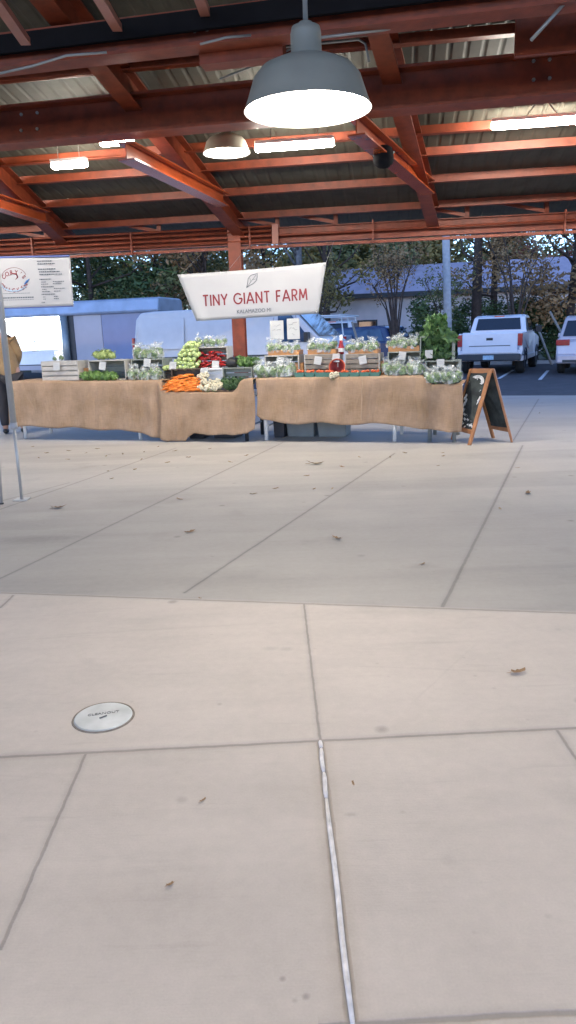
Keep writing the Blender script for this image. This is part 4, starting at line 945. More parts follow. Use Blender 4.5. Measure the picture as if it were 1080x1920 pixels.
def box_px(name, label, cat, px0, px1, py0, py1, v, dep, m, group=None, bevel=.004, hollow=False):
    u0, u1 = tu_(tp(px0, py1, v)), tu_(tp(px1, py1, v)); cx = (px0+px1)/2; z0, z1 = tp(cx, py1, v).z, tp(cx, py0, v).z
    w_ = (u1-u0)/2; root = empty(name, T3((u0+u1)/2, v, z0), TRZ, label, cat, group)
    h = z1-z0; t = .008
    mb = MB(); mb.box(-w_, w_, 0, dep, 0, t); mb.build('base', M[m], root)
    for s in (-1, 1):
        mb = MB(); mb.box(*sorted((s*w_, s*(w_-t))), 0, dep, t, h); mb.build('side', M[m], root)
        y = 0 if s < 0 else dep-t
        mb = MB(); mb.box(-w_+t, w_-t, y, y+t, t, h); mb.build('side', M[m], root)
    return root, z0, z1, w_, T3((u0+u1)/2, v, z0)
box_px('wooden_tray', 'orange wooden tray on the leftmost crate of the right table', 'tray', 503, 560, 657, 667, .22, .22, 'wood_orange', 'orange wooden trays on the crates')
box_px('wooden_tray', 'orange wooden tray on the second crate of the right table', 'tray', 577, 628, 655, 665, .22, .22, 'wood_orange', 'orange wooden trays on the crates')
box_px('wooden_tray', 'orange wooden tray on the crate behind the red tomatoes', 'tray', 653, 708, 655, 664, .22, .22, 'wood_orange', 'orange wooden trays on the crates')
box_px('wooden_tray', 'orange wooden tray on the crate left of the kale', 'tray', 728, 786, 649, 659, .22, .22, 'wood_orange', 'orange wooden trays on the crates')
box_px('wooden_tray', 'small orange tray between the two leftmost crates', 'tray', 147, 168, 690, 700, .3, .15, 'wood_orange')
box_px('wooden_box', 'orange wooden box standing between the first two crates of the right table', 'box', 553, 569, 680, 706, .25, .12, 'wood_orange')
box_px('wooden_box', 'orange wooden box standing right of the red tomatoes', 'box', 707, 720, 677, 703, .25, .12, 'wood_orange')
for (x, y, v, t, lab) in ((106, 687, .13, 0, 'price card on the pale slatted crate at far left'), (192, 686, .17, .15, 'price card on the lettuce crate'), (276, 680, .22, .1, 'price card above the bagged salad of the left table'), (324, 686, .22, .1, 'price card in front of the pale green tomatoes'), (404, 684, .28, .05, 'price card at the red peppers'), (384, 697, .16, -.05, 'price card on the white box'), (452, 681, .28, .05, 'price card at the black basket of curly kale'), (525, 677, .17, .2, 'price card on the leftmost crate of the right table'), (596, 676, .17, .15, 'price card on the second crate of the right table'), (630, 671, .15, .1, 'price card between the second and third crates'), (680, 675, .17, -.2, 'price card on the crate behind the red tomatoes'), (754, 667, .17, .15, 'price card on the crate left of the kale'), (804, 664, .19, 0, 'price card on the tall kale crate'), (826, 681, .14, -.05, 'price card on the crate at the right end')):
    card(x, y, v, lab, t)
# ------------------------------------------------------------------ produce
M['leafy'] = mat('leafy_green', (.05, .13, .025), rough=.55, var=.5, scale=30, c2=(.15, .28, .06))
M['lettuce'] = mat('pale_lettuce', (.16, .28, .05), rough=.55, var=.4, scale=30, c2=(.42, .48, .18))
M['darkleaf'] = mat('dark_kale', (.02, .06, .018), rough=.55, var=.4, scale=25, c2=(.06, .13, .04))
M['saladin'] = mat('salad_in_bag', (.07, .15, .04), rough=.6, var=.5, scale=30, c2=(.24, .34, .14))
M['tomg'] = mat('pale_green_tomato', (.42, .52, .20), rough=.3, var=.12, scale=14)
M['carrot'] = mat('carrot', (.72, .20, .02), rough=.45, var=.18, scale=25)
M['redp'] = mat('red_pepper', (.34, .015, .015), rough=.3, var=.25, scale=20)
M['tomr'] = mat('orange_red_tomato', (.60, .10, .03), rough=.3, var=.3, scale=18)
M['caul'] = mat('cauliflower', (.62, .56, .40), rough=.8, var=.15, scale=40, bump=.8, bscale=90)
M['pulp'] = mat('green_pulp_carton', (.10, .24, .19), rough=.85, var=.12)
def plastic():
    m = bpy.data.materials.new('clear_plastic_bag'); m.use_nodes = True; n = m.node_tree; L = n.links; b = n.nodes['Principled BSDF']
    b.inputs['Base Color'].default_value = (.68, .71, .70, 1); b.inputs['Roughness'].default_value = .22; b.inputs['Specular IOR Level'].default_value = .9
    tr = n.nodes.new('ShaderNodeBsdfTransparent'); mx = n.nodes.new('ShaderNodeMixShader'); tc = n.nodes.new('ShaderNodeTexCoord'); ns = n.nodes.new('ShaderNodeTexNoise'); ns.inputs['Scale'].default_value = 16; ns.inputs['Detail'].default_value = 3
    L.new(tc.outputs['Object'], ns.inputs['Vector']); mr = n.nodes.new('ShaderNodeMapRange'); L.new(ns.outputs[0], mr.inputs[0]); mr.inputs[1].default_value = .44; mr.inputs[2].default_value = .70; mr.inputs[3].default_value = .06; mr.inputs[4].default_value = .7
    L.new(mr.outputs[0], mx.inputs[0]); L.new(tr.outputs[0], mx.inputs[1]); L.new(b.outputs[0], mx.inputs[2]); L.new(mx.outputs[0], n.nodes['Material Output'].inputs[0])
    bp = n.nodes.new('ShaderNodeBump'); bp.inputs['Strength'].default_value = 1; bp.inputs['Distance'].default_value = .01; L.new(ns.outputs[0], bp.inputs['Height']); L.new(bp.outputs[0], b.inputs['Normal'])
    return m
M['bag'] = plastic()
def crumple(mb, prof, n, rg, amp):
    """closed-ish crumpled skin of revolution"""
    vs = []
    for (r, z) in prof:
        for k in range(n):
            a = 2*math.pi*k/n; q = 1+amp*(rg.random()-.5)*2; vs.append((r*q*math.cos(a), r*q*math.sin(a)*.8, z*(1+.05*rg.gauss(0, 1)) ))
    fs = [(i*n+k, i*n+(k+1) % n, (i+1)*n+(k+1) % n, (i+1)*n+k) for i in range(len(prof)-1) for k in range(n)]
    mb.add(vs, fs)
def bag_proto(seed, m='saladin', tall=1.0):
    rg = random.Random(seed); root = empty('bag_of_greens', (0, 0, 0), 0, 'x', 'bag of greens')
    mb = MB(); mb.sphere((0, 0, .055*tall), .052, 9, 6, (1, .85, 1.05*tall), .5, seed)
    leaf_cloud(mb, [((0, 0, .055*tall), .055)], 5200, .022, rg)
    mb.build('greens', M[m], root)
    mb = MB(); crumple(mb, [(.02, .0), (.058, .012), (.066, .05*tall), (.062, .085*tall), (.04, .115*tall), (.015, .13*tall), (.03, .15*tall), (.05, .168*tall)], 12, rg, .16)
    mb.build('plastic_bag', M['bag'], root)
    return root
BG = [bag_proto(1), bag_proto(2), bag_proto(3, tall=.8)]
used = [False]*3
def put(protos, usedl, i, loc, rz, s, label, group, tilt=(0, 0)):
    if not usedl[i]: o = protos[i]; usedl[i] = True
    else: o = copy_tree(protos[i])
    o.location = loc; o.rotation_euler = (tilt[0], tilt[1], rz); o.scale = (s, s, s) if not isinstance(s, tuple) else s
    o['label'] = label; o['group'] = group; return o
rp_ = random.Random(21)
def bags(px0, px1, py_base, v, nn, hpx, label, rows=2, rise=4, dv=.09, kinds=(0, 1, 2)):
    for r in range(rows):
        for k in range(nn):
            px = px0+(px1-px0)*(k+.5+(.35 if r % 2 else 0)*(1 if k < nn-1 else -1))/nn + rp_.uniform(-2, 2)
            vv = v+(rows-1-r)*dv; p = tp(px, py_base, v); p = T3(tu_(tp(px, py_base, vv)), vv, p.z + (rows-1-r)*rise*.0068)
            s = hpx*tscale(px, v)/.165*rp_.uniform(.88, 1.12)
            put(BG, used, rp_.choice(kinds), p, rp_.uniform(0, 6), s, label, label.replace('clear bag', 'bags'), (rp_.uniform(-.25, .15), rp_.uniform(-.25, .25)))
bags(98, 120, 676, .24, 2, 13, 'small clear bag of greens on the pale slatted crate at far left', 1)
bags(253, 305, 673, .33, 5, 27, 'clear bag of salad on top of the grey-green crate of the left table')
bags(239, 305, 713, .09, 5, 25, 'clear bag of salad in front of the grey-green crate of the left table')
bags(367, 427, 650, .38, 5, 18, 'clear bag of greens on top of the red pepper crate')
bags(502, 562, 663, .26, 5, 24, 'clear bag of greens in the tray on the leftmost crate of the right table', rows=2, rise=2)
bags(576, 628, 661, .26, 4, 26, 'clear bag of greens in the tray on the second crate of the right table', rows=2, rise=2)
bags(651, 710, 661, .26, 5, 26, 'clear bag of greens in the tray above the red tomatoes', rows=2, rise=2)
bags(726, 786, 655, .26, 5, 26, 'clear bag of greens in the tray on the crate left of the kale', rows=2, rise=2)
bags(480, 555, 708, .08, 6, 30, 'clear bag of greens heaped in front of the leftmost crate of the right table', rows=2)
bags(720, 795, 704, .08, 6, 29, 'plump clear bag of greens left of the right end crate', rows=2)
bags(794, 864, 719, .05, 5, 31, 'clear bag of greens along the lowered right end of the table', rows=2, rise=3)
def bunch_proto(seed, m, rad=.06, L=.03, n=3600, h=.8):
    rg = random.Random(seed); mb = MB(); mb.sphere((0, 0, rad*.8), rad*.75, 9, 6, (1, 1, h), .4, seed); leaf_cloud(mb, [((0, 0, rad*.85), rad)], n, L, rg)
    o = mb.build('greens_bunch', M[m]); tag(o, 'x', 'greens'); return o
BL = {'lettuce': bunch_proto(4, 'lettuce'), 'leafy': bunch_proto(5, 'leafy'), 'dark': bunch_proto(6, 'darkleaf')}
ub = {k: False for k in BL}
def bunches(kind, px0, px1, py_base, v, nn, hpx, label, rows=1, dv=.08, rise=3):
    for r in range(rows):
        for k in range(nn):
            px = px0+(px1-px0)*(k+.5)/nn+rp_.uniform(-2, 2); vv = v+dv*(rows-1-r); q = tp(px, py_base, v); q = T3(tu_(tp(px, py_base, vv)), vv, q.z+(rows-1-r)*rise*.0068)
            o = BL[kind] if not ub[kind] else copy_tree(BL[kind]); ub[kind] = True
            s = hpx*tscale(px, v)/.11*rp_.uniform(.9, 1.1); o.location = q; o.rotation_euler = (rp_.uniform(-.4, .4), rp_.uniform(-.4, .4), rp_.uniform(0, 6)); o.scale = (s, s, s)
            o['label'] = label; o['group'] = label + ' group' if False else label.replace('bunch', 'bunches')
bunches('lettuce', 176, 216, 675, .3, 4, 19, 'pale lettuce bunch on top of the second crate of the left table', 2)
bunches('leafy', 156, 218, 715, .08, 6, 20, 'green herb bunch lying in front of the lettuce crate', 2)
bunches('leafy', 442, 484, 690, .3, 4, 24, 'curly kale bunch behind the black basket', 2)
bunches('dark', 420, 456, 733, .02, 4, 22, 'dark parsley bunch in front of the grey crate on the middle table', 3, dv=.05)
bunches('dark', 790, 848, 676, .27, 4, 24, 'dark kale bunch inside the tall kale crate', 2, rise=18)
# black oval basket
p = T3(tu_(tp(435, 690, .26)), .3, tp(435, 690, .26).z); root = empty('oval_basket', p, TRZ, 'black oval basket lying on its side next to the curly kale', 'basket')
mb = MB(); mb.lathe([(.001, .1), (.07, .1), (.095, .05), (.1, 0), (.092, .005), (.065, .09), (.001, .092)], 24, M=Matrix.Translation((0, 0, .07)) @ Matrix.Rotation(R(100), 4, 'X') @ Matrix.Diagonal((.85, .7, 1, 1))); mb.build('body', M['black'], root, smooth=True)
# tomatoes, pale green
def ball_proto(name, m, r, cat, cap=True):
    o = empty(name, (0, 0, 0), 0, 'x', cat); mb = MB(); mb.sphere((0, 0, 0), r, 12, 8, (1, 1, .86), .08, r*100); mb.build('fruit', M[m], o, smooth=True)
    mb = MB(); mb.lathe([(.001, r*.9), (r*.16, r*.87), (r*.22, r*.84)], 6); mb.build('stalk', M['leafy'], o); return o
tg = [ball_proto('pale_tomato', 'tomg', .034, 'tomato')]; tgu = [False]
sp = []
for row in range(6):
    for k in range(9):
        px = 311+k*6.8+(3.5 if row % 2 else 0)+rp_.uniform(-2.2, 2.2); topy = lerp_tab([(305, 683), (330, 680), (342, 650), (352, 643), (368, 642)], px)
        py = 690-row*8.5
        if py < topy+1: continue
        for lay in range(2):
            vv = .26+lay*.06; q = tp(px+lay*3, py-lay*3+rp_.uniform(-2, 2), vv); sp.append(q)
for q in sp: put(tg, tgu, 0, q, rp_.uniform(0, 6), rp_.uniform(.85, 1.1), 'round pale green tomato in the heap left of the red peppers', 'pale green tomatoes heaped left of the peppers', (rp_.uniform(-1, 1), rp_.uniform(-1, 1)))
# red peppers inside the crate
def long_proto(name, m, L, r, cat, top=None):
    o = empty(name, (0, 0, 0), 0, 'x', cat); mb = MB(); mb.tube([(0, 0, 0), (L*.1, 0, .002), (L*.5, 0, r*.2), (L, 0, 0)], [r*.6, r, r*.7, r*.08], 8); mb.build('body', M[m], o, smooth=True)
    mb = MB(); mb.tube([(-L*.1, 0, 0), (0, 0, 0)], [r*.15, r*.3], 5); mb.build('stalk', M['leafy'], o); return o
rd = [long_proto('red_pepper', 'redp', .12, .018, 'pepper')]; rdu = [False]
for row in range(7):
    for k in range(8):
        px = 372+k*6+rp_.uniform(-2, 2); q = tp(px, 687-row*4.2, .335+.02*rp_.random()+row*.004)
        put(rd, rdu, 0, q, TRZ+rp_.uniform(-.6, .6)+(math.pi if rp_.random() < .5 else 0), rp_.uniform(.8, 1), 'glossy red pepper piled inside the pale open crate', 'red peppers piled in the open crate', (0, rp_.uniform(-.3, .3)))
# carrots
ca = [long_proto('carrot', 'carrot', .135, .0165, 'carrot')]; cau = [False]
for k in range(170):
    f = rp_.random(); px = 308+f*66; topy = lerp_tab([(300, 722), (318, 708), (345, 698), (375, 704)], px); py = topy+3+(733-topy-3)*rp_.random()**.8
    vv = -.02+.22*(733-py)/35; q = tp(px, py, vv); rz = TRZ+math.pi+rp_.uniform(-.7, 1.1)
    put(ca, cau, 0, q+tU*.07, rz, rp_.uniform(.75, 1.05), 'orange carrot in the big heap on the lower middle table', 'carrots heaped on the lower middle table', (0, rp_.uniform(-.15, .35)))
# cauliflowers
cf = empty('cauliflower', (0, 0, 0), 0, 'x', 'cauliflower'); mb = MB()
rg = random.Random(3)
for k in range(26):
    d = Vector((rg.gauss(0, 1), rg.gauss(0, 1), rg.gauss(.3, .8))).normalized(); mb.sphere(d*.035+Vector((0, 0, .035)), .016+.006*rg.random(), 7, 5, amp=.3, seed=k)
mb.build('head', M['caul'], cf, smooth=True); mb = MB(); leaf_cloud(mb, [((0, 0, .01), .045)], 3000, .03, rg); mb.build('leaves', M['lettuce'], cf)
cfl = [cf]; cfu = [False]
for (x, y, v, s) in ((376, 732, 0, .9), (389, 733, -.01, 1), (403, 732, 0, 1.05), (413, 728, .03, .9), (383, 722, .06, 1), (396, 722, .06, .9), (377, 712, .12, 1.05), (386, 708, .14, .9), (408, 719, .07, .8)):
    put(cfl, cfu, 0, tp(x, y, v), rp_.uniform(0, 6), s, 'creamy cauliflower head between the carrots and the parsley', 'cauliflower heads on the lower middle table')
put(cfl, cfu, 0, tp(624, 709, .0), 1, .85, 'single cream cauliflower in front of the round red basket', 'cauliflower by the red basket')
put(cfl, cfu, 0, tp(631, 706, .02), 2, .7, 'smaller cream floret leaning on the cauliflower by the red basket', 'cauliflower by the red basket')
# red round basket
M['redw'] = mat('dark_red_weave', (.24, .02, .015), rough=.6, var=.3, scale=40)
p = tp(632, 700, .12); root = empty('red_basket', p, TRZ, 'round dark red basket tipped towards the viewer behind the cauliflower', 'basket')
mb = MB(); mb.lathe([(.001, .09), (.06, .09), (.088, .05), (.098, 0), (.088, .003), (.055, .078), (.001, .08)], 28, M=Matrix.Translation((0, 0, .075)) @ Matrix.Rotation(R(-100), 4, 'X')); mb.build('bowl', M['redw'], root, smooth=True)
mb = MB(); mb.tube([(.098*math.cos(t*.3), .0+.098*math.sin(t*.3)*math.cos(R(-100)), .075-.098*math.sin(t*.3)*math.sin(R(-100))*-1) for t in range(22)], .006, 6); mb.build('rim', M['tomr'], root)
# pulp cartons with small tomatoes
cr_ = [empty('pulp_carton', (0, 0, 0), 0, 'x', 'carton')]
mb = MB(); a, b, h, t = .052, .062, .05, .004
for s in (0, t):
    pass
vs = [(-a*.85, -a*.85, 0), (a*.85, -a*.85, 0), (a*.85, a*.85, 0), (-a*.85, a*.85, 0), (-b, -b, h), (b, -b, h), (b, b, h), (-b, b, h), (-b+t, -b+t, h), (b-t, -b+t, h), (b-t, b-t, h), (-b+t, b-t, h), (-a*.8, -a*.8, t), (a*.8, -a*.8, t), (a*.8, a*.8, t), (-a*.8, a*.8, t)]
mb.add(vs, [(0, 3, 2, 1)]+[(i, (i+1) % 4, (i+1) % 4+4, i+4) for i in range(4)]+[(i+4, (i+1) % 4+4, (i+1) % 4+8, i+8) for i in range(4)]+[(i+8, (i+1) % 4+8, (i+1) % 4+12, i+12) for i in range(4)]+[(12, 13, 14, 15)])
mb.build('basket', M['pulp'], cr_[0]); cru = [False]
ct = [ball_proto('small_tomato', 'tomr', .017, 'tomato')]; ctu = [False]
for i, px in enumerate((561, 580, 599, 616, 645, 664, 683, 702)):
    q = tp(px, 709, .03); put(cr_, cru, 0, q+tV*.06, TRZ, (1.05, 1.05, 1.35), ['leftmost green pulp carton in the row', 'second green pulp carton from the left in the row', 'third green pulp carton, left of the red basket', 'green pulp carton half hidden by the cauliflower', 'green pulp carton just right of the red basket', 'green pulp carton third from the right end of the row', 'green pulp carton second from the right end of the row', 'rightmost green pulp carton in the row'][i], 'green pulp cartons in a row on the right table')
    for k in range(9):
        put(ct, ctu, 0, q+tV*.06+tU*((k % 3)-1)*.03+tV*((k//3)-1)*.03+Vector((0, 0, .068+rp_.uniform(0, .016))), 0, rp_.uniform(.8, 1.1), 'small orange-red tomato filling the green pulp cartons', 'small tomatoes in the pulp cartons', (rp_.uniform(-1, 1), rp_.uniform(-1, 1)))
# big kale plant leaves standing out of the tall crate
def kale_leaf(L, w_, rg):
    mb = MB(); n = 9; vs = []
    for i in range(n+1):
        t = i/n; z = L*t; bend = .35*L*t*t; ww = w_*math.sin(math.pi*min(1, t*.82+.16))**.7*(1 if t < .99 else .2)
        for k, s in enumerate((-1, -.5, 0, .5, 1)):
            vs.append((s*ww*(1+.3*rg.uniform(-1, 1)), bend+abs(s)*ww*.35+.022*rg.uniform(-1, 1)*abs(s)*2, z-abs(s)*ww*.2))
    mb.add(vs, [(i*5+k, i*5+k+1, (i+1)*5+k+1, (i+1)*5+k) for i in range(n) for k in range(4)]); mb.tube([(0, -.02, -.06), (0, 0, L*.4), (0, .25*L, L*.85)], [.006, .004, .001], 5)
    return mb.mesh('kale_leaf', M['kale'], True)
M['kale'] = mat('kale_green', (.05, .13, .035), rough=.5, var=.35, scale=14, c2=(.16, .29, .09), bump=.5, bscale=60)
kl = [kale_leaf(.2+.03*i, .055+.008*i, random.Random(i+50)) for i in range(4)]
rk = random.Random(8)
for i in range(110):
    px = rk.gauss(822, 16); px = max(788, min(856, px)); q = tp(px, 634, .22+.22*rk.random()); o = bpy.data.objects.new('kale_leaf', kl[rk.randrange(4)]); col.objects.link(o)
    o.location = (q.x, q.y, q.z-.01); out_ = (px-821)/32; o.rotation_euler = (rk.uniform(-.2, .45), out_*1.15+rk.uniform(-.3, .3), TRZ+rk.uniform(2.3, 4.0)); s = rk.uniform(.45, 1.05)*(1.15-.3*abs(out_)); o.scale = (s, s, s)
    o.rotation_mode = 'XYZ'; tag(o, 'big dark kale leaf standing out of the tall crate', 'kale', 'kale leaves standing in the tall crate')
for i in range(26):
    q = tp(rk.uniform(796, 843), rk.uniform(640, 672), .25+.1*rk.random()); o = bpy.data.objects.new('kale_leaf', kl[rk.randrange(4)]); col.objects.link(o)
    o.location = q; o.rotation_euler = (rk.uniform(-.3, .3), rk.uniform(-1.2, 1.2), TRZ+rk.uniform(2.6, 3.7)); s = rk.uniform(.35, .5); o.scale = (s, s, s); tag(o, 'dark kale leaf packed inside the tall crate', 'kale', 'kale leaves packed inside the tall crate')
# small red and white bottle between trays
p = tp(640, 664, .35); root = empty('spray_bottle', p, TRZ, 'small red and white bottle standing behind the crates at centre', 'bottle'); s = tscale(640, .35)
mb = MB(); mb.lathe([(.001, 0), (5*s, 0), (5.5*s, 12*s), (3*s, 22*s), (3*s, 26*s), (.001, 26*s)], 16); mb.build('bottle', M['redp'], root, smooth=True)
mb = MB(); mb.lathe([(3.2*s, 25*s), (3.6*s, 31*s), (2*s, 35*s), (.001, 35*s)], 12); mb.build('cap', M['white'], root, smooth=True)
mb = MB(); mb.lathe([(5.5*s, 4*s), (5.7*s, 11*s)], 16); mb.build('label_band', M['white'], root)
# ------------------------------------------------------------------ banners and signs
M['banner'] = mat('white_banner_vinyl', (.35, .35, .355), rough=.5, var=.03, scale=3, bump=.15, bscale=6)
M['print_red'] = mat('dark_red_print', (.19, .018, .024), rough=.6, var=.1)
M['print_ink'] = mat('dark_print', (.07, .09, .11), rough=.6)
M['print_blue'] = mat('blue_print', (.05, .16, .42), rough=.6)
M['print_soft'] = mat('soft_blue_print', (.30, .42, .55), rough=.6)
M['blue_edge'] = mat('blue_banner_edge', (.06, .09, .28), rough=.5)
def frame_from(p00, p10, p01):
    """origin p00, x towards p10, z in the plane towards p01; returns matrix whose local x,y span the plane, z towards the viewer"""
    x = (p10-p00).normalized(); n = x.cross(p01-p00).normalized(); y = n.cross(x); m = Matrix((x, y, n)).transposed().to_4x4(); m.translation = p00; return m
BV = .45
c = [tp(333, 515, BV), tp(612, 492, BV), tp(597, 588, BV), tp(370, 602, BV)]
rb = empty('farm_banner', (c[0]+c[1])/2, 0, 'white trapezoid farm banner hanging above the tables in front of the steel column', 'banner')
Tb = frame_from(c[3], c[2], c[0]); Ti = Tb.inverted(); rb.matrix_world = Tb
q = [Ti @ p for p in c]
mb = MB(); nx, ny = 30, 12; vs = []
for i in range(nx+1):
    for j in range(ny+1):
        f, g = i/nx, j/ny; top = q[0].lerp(q[1], f); bot = q[3].lerp(q[2], f); p = bot.lerp(top, g)
        zz = .012*math.sin(f*7+1)+.018*math.exp(-((f-.04)/.05)**2)*(1-g)*2; edge = -.01*math.sin(f*math.pi)*(g)   # slight sag
        vs.append((p.x, p.y+edge, zz))
mb.add(vs, [(i*(ny+1)+j, (i+1)*(ny+1)+j, (i+1)*(ny+1)+j+1, i*(ny+1)+j+1) for i in range(nx) for j in range(ny)])
o = mb.build('sheet', M['banner'], rb, smooth=True); s = o.modifiers.new('thickness', 'SOLIDIFY'); s.thickness = .004
def bpt(px, py): return Ti @ tp(px, py, BV)
def surf(x, y):
    g = max(0, min(1, (y-q[3].y)/(q[0].y-q[3].y))); xa = q[3].x+(q[0].x-q[3].x)*g; xb = q[2].x+(q[1].x-q[2].x)*g; f = (x-xa)/(xb-xa)
    return .012*math.sin(f*7+1)+.018*math.exp(-((f-.04)/.05)**2)*(1-g)*2+.0045
def hug(o, z0):
    for v_ in o.data.vertices: v_.co.z += surf(v_.co.x, v_.co.y)-z0
    return o
def sz(px): return tscale(px, BV)
ang = math.atan2((bpt(577, 553)-bpt(376, 566)).y, (bpt(577, 553)-bpt(376, 566)).x)
def btext(body, px, py, hpx, wpx, m, name, bold=0):
    p = bpt(px, py); k = sz(px); o = text(body, hpx*k/.69, Matrix.Identity(4), m, name, rb, .001, bold=bold)
    xs = [v.co.x for v in o.data.vertices]; wd = max(xs)-min(xs); cxm = (max(xs)+min(xs))/2
    o.data.transform(Matrix.Translation((p.x, p.y, .034)) @ Matrix.Rotation(ang, 4, 'Z') @ Matrix.Diagonal((wpx*k/wd, 1, 1, 1)) @ Matrix.Translation((-cxm, 0, 0)))
    return hug(o, .034)
def arc_(cx, cy, r, a0, a1, n=14, ry=None): return [(cx+r*math.cos(R(a0+(a1-a0)*i/n)), cy+(ry or r)*math.sin(R(a0+(a1-a0)*i/n))) for i in range(n+1)]
STROKES = {   # geometric thin capitals, unit height
 'T': (.62, [[(.0, .96), (.62, .96)], [(.31, .96), (.31, 0)]]), 'I': (.10, [[(.05, 0), (.05, 1)]]),
 'N': (.72, [[(.05, 0), (.05, 1)], [(.05, .97), (.67, .03)], [(.67, 0), (.67, 1)]]), 'Y': (.66, [[(.0, 1), (.33, .45)], [(.66, 1), (.33, .45)], [(.33, .47), (.33, 0)]]),
 'G': (.92, [arc_(.48, .5, .45, 42, 360), [(.95, .5), (.58, .5)]]), 'A': (.80, [[(.0, 0), (.40, 1)], [(.80, 0), (.40, 1)], [(.17, .30), (.63, .30)]]),
 'F': (.50, [[(.05, 0), (.05, 1)], [(.05, .96), (.5, .96)], [(.05, .5), (.44, .5)]]),
 'R': (.58, [[(.05, 0), (.05, 1)], [(.05, .96), (.3, .96)]+arc_(.3, .71, .25, 90, -90, 10)+[(.05, .46)], [(.28, .46), (.56, 0)]]),
 'M': (.88, [[(.05, 0), (.13, 1)], [(.13, .97), (.44, .18)], [(.44, .18), (.75, .97)], [(.75, 1), (.83, 0)]]), ' ': (.30, [])}
def stroke_text(word, px, py, hpx, wpx, m, name):
    tw = sum(STROKES[c_][0]+.22 for c_ in word)-.22; p = bpt(px, py); k = sz(px); H_ = hpx*k; sx = wpx*k/tw; x = -tw/2
    for c_ in word:
        mb = MB()
        for si, st_ in enumerate(STROKES[c_][1]):
            pts = [Vector(((x+a)*sx, (b-.5)*H_, 0)) for a, b in st_]; hw = 1.45*k
            vs = []
            for i, q_ in enumerate(pts):
                t_ = (pts[min(i+1, len(pts)-1)]-pts[max(i-1, 0)]).normalized(); n_ = Vector((-t_.y, t_.x, 0))*hw; vs += [q_+n_+Vector((0, 0, .0003*si)), q_-n_+Vector((0, 0, .0003*si))]
            mb.add([Matrix.Translation((p.x, p.y, .034)) @ Matrix.Rotation(ang, 4, 'Z') @ v for v in vs], [(2*i, 2*i+1, 2*i+3, 2*i+2) for i in range(len(pts)-1)])
        if mb.v: hug(mb.build(name, m, rb), .034)
        x += STROKES[c_][0]+.22
stroke_text('TINY GIANT FARM', 477, 558, 20, 201, M['print_red'], 'letter')
btext('KALAMAZOO MI', 476, 583, 6.5, 66, M['print_ink'], 'small_lettering', 0)
lp_ = [(462, 539), (464, 531), (465, 522), (470, 516), (477, 514), (482, 512), (482, 519), (480, 526), (474, 532), (468, 535), (462, 539)]
mb = MB(); mb.tube([Vector((bpt(*p).x, bpt(*p).y, .033)) for p in lp_], .0035, 5); mb.tube([Vector((bpt(*p).x, bpt(*p).y, .033)) for p in ((462, 540), (470, 528), (480, 515))], .0025, 5)
mb.tube([Vector((bpt(*p).x, bpt(*p).y, .033)) for p in ((470, 528), (468, 521))], .002, 5); mb.tube([Vector((bpt(*p).x, bpt(*p).y, .033)) for p in ((474, 524), (479, 523))], .002, 5)
hug(mb.build('feather_logo', M['print_ink'], rb), .033)
for i, (a, b) in enumerate(((336, 516), (610, 493), (510, 501), (424, 508))):
    p0 = tp(a, b, BV); p1 = EV+eL*((Vector((p0.x, p0.y, 0))-EV).dot(eL)); mb = MB(); mb.tube([Ti @ (p0+Vector((0, 0, -.02))), Ti @ Vector((p1.x, p1.y, ez0))], .002, 4); mb.build('cord', M['ink_soft'], rb)
for (px, py) in ((337, 519), (608, 497), (594, 584), (374, 598), (424, 511), (514, 504)):
    p = bpt(px, py); mb = MB(); mb.lathe([(.004, .03), (.009, .032), (.010, .028)], 10, c=(p.x, p.y, 0)); hug(mb.build('grommet', M['galv'], rb), .029)
# two handwritten paper signs hung below the banner
for (x0, x1, y0, y1, words, lab) in ((506, 532, 602, 636, ('SALAD', '$5 BAG', '♥'), 'left handwritten paper sign hanging under the farm banner'), (538, 562, 598, 635, ('GREENS', '2 FOR', '$8'), 'right handwritten paper sign hanging under the farm banner')):
    pc = tp((x0+x1)/2, (y0+y1)/2, BV); k = sz(x0); root = empty('paper_sign', pc, TRZ, lab, 'sign', 'handwritten paper signs under the banner')
    w_, h_ = (x1-x0)*k/2, (y1-y0)*k/2
    mb = MB(); mb.box(-w_, w_, -.002, .002, -h_, h_); mb.build('sheet', M['paper'], root)
    for i in range(3):     # illegible pen strokes
        mb = MB(); rg = random.Random(x0+i); xx = -w_*(.65 if i < 2 else .25); pts = []
        while xx < w_*(.65 if i < 2 else .25): pts.append((xx, -.004, h_*(.5-.5*i)+rg.uniform(-1, 1)*h_*.13)); xx += w_*.14
        mb.tube(pts, .0034, 4); mb.build('pen_line', M['ink_soft'], root)
    for s in (-.5, .5):
        mb = MB(); mb.tube([(s*w_, 0, h_), (s*w_*.7, 0, h_+.045)], .0025, 5); mb.build('clip', M['black'], root)
# ------------------------------------------------------------------ menu banner at left
MV = .35
mc = [tp(-14, 481, MV), tp(131, 478, MV), tp(138, 575, MV), tp(-4, 580, MV)]
Tm = frame_from(mc[3], mc[2], mc[0]); Tmi = Tm.inverted(); rm = empty('menu_banner', (0, 0, 0), 0, 'white menu banner with a round red and blue chicken logo at far left', 'banner'); rm.matrix_world = Tm
q = [Tmi @ p for p in mc]
mb = MB(); vs = []
for i in range(nx+1):
    for j in range(ny+1):
        f, g = i/nx, j/ny; p = q[3].lerp(q[2], f).lerp(q[0].lerp(q[1], f), g); vs.append((p.x, p.y, .006*math.sin(f*6)))
mb.add(vs, [(i*(ny+1)+j, (i+1)*(ny+1)+j, (i+1)*(ny+1)+j+1, i*(ny+1)+j+1) for i in range(nx) for j in range(ny)])
o = mb.build('sheet', M['banner'], rm, smooth=True); s = o.modifiers.new('thickness', 'SOLIDIFY'); s.thickness = .004
def mp(px, py, z=.012): p = Tmi @ tp(px, py, MV); return Vector((p.x, p.y, z))
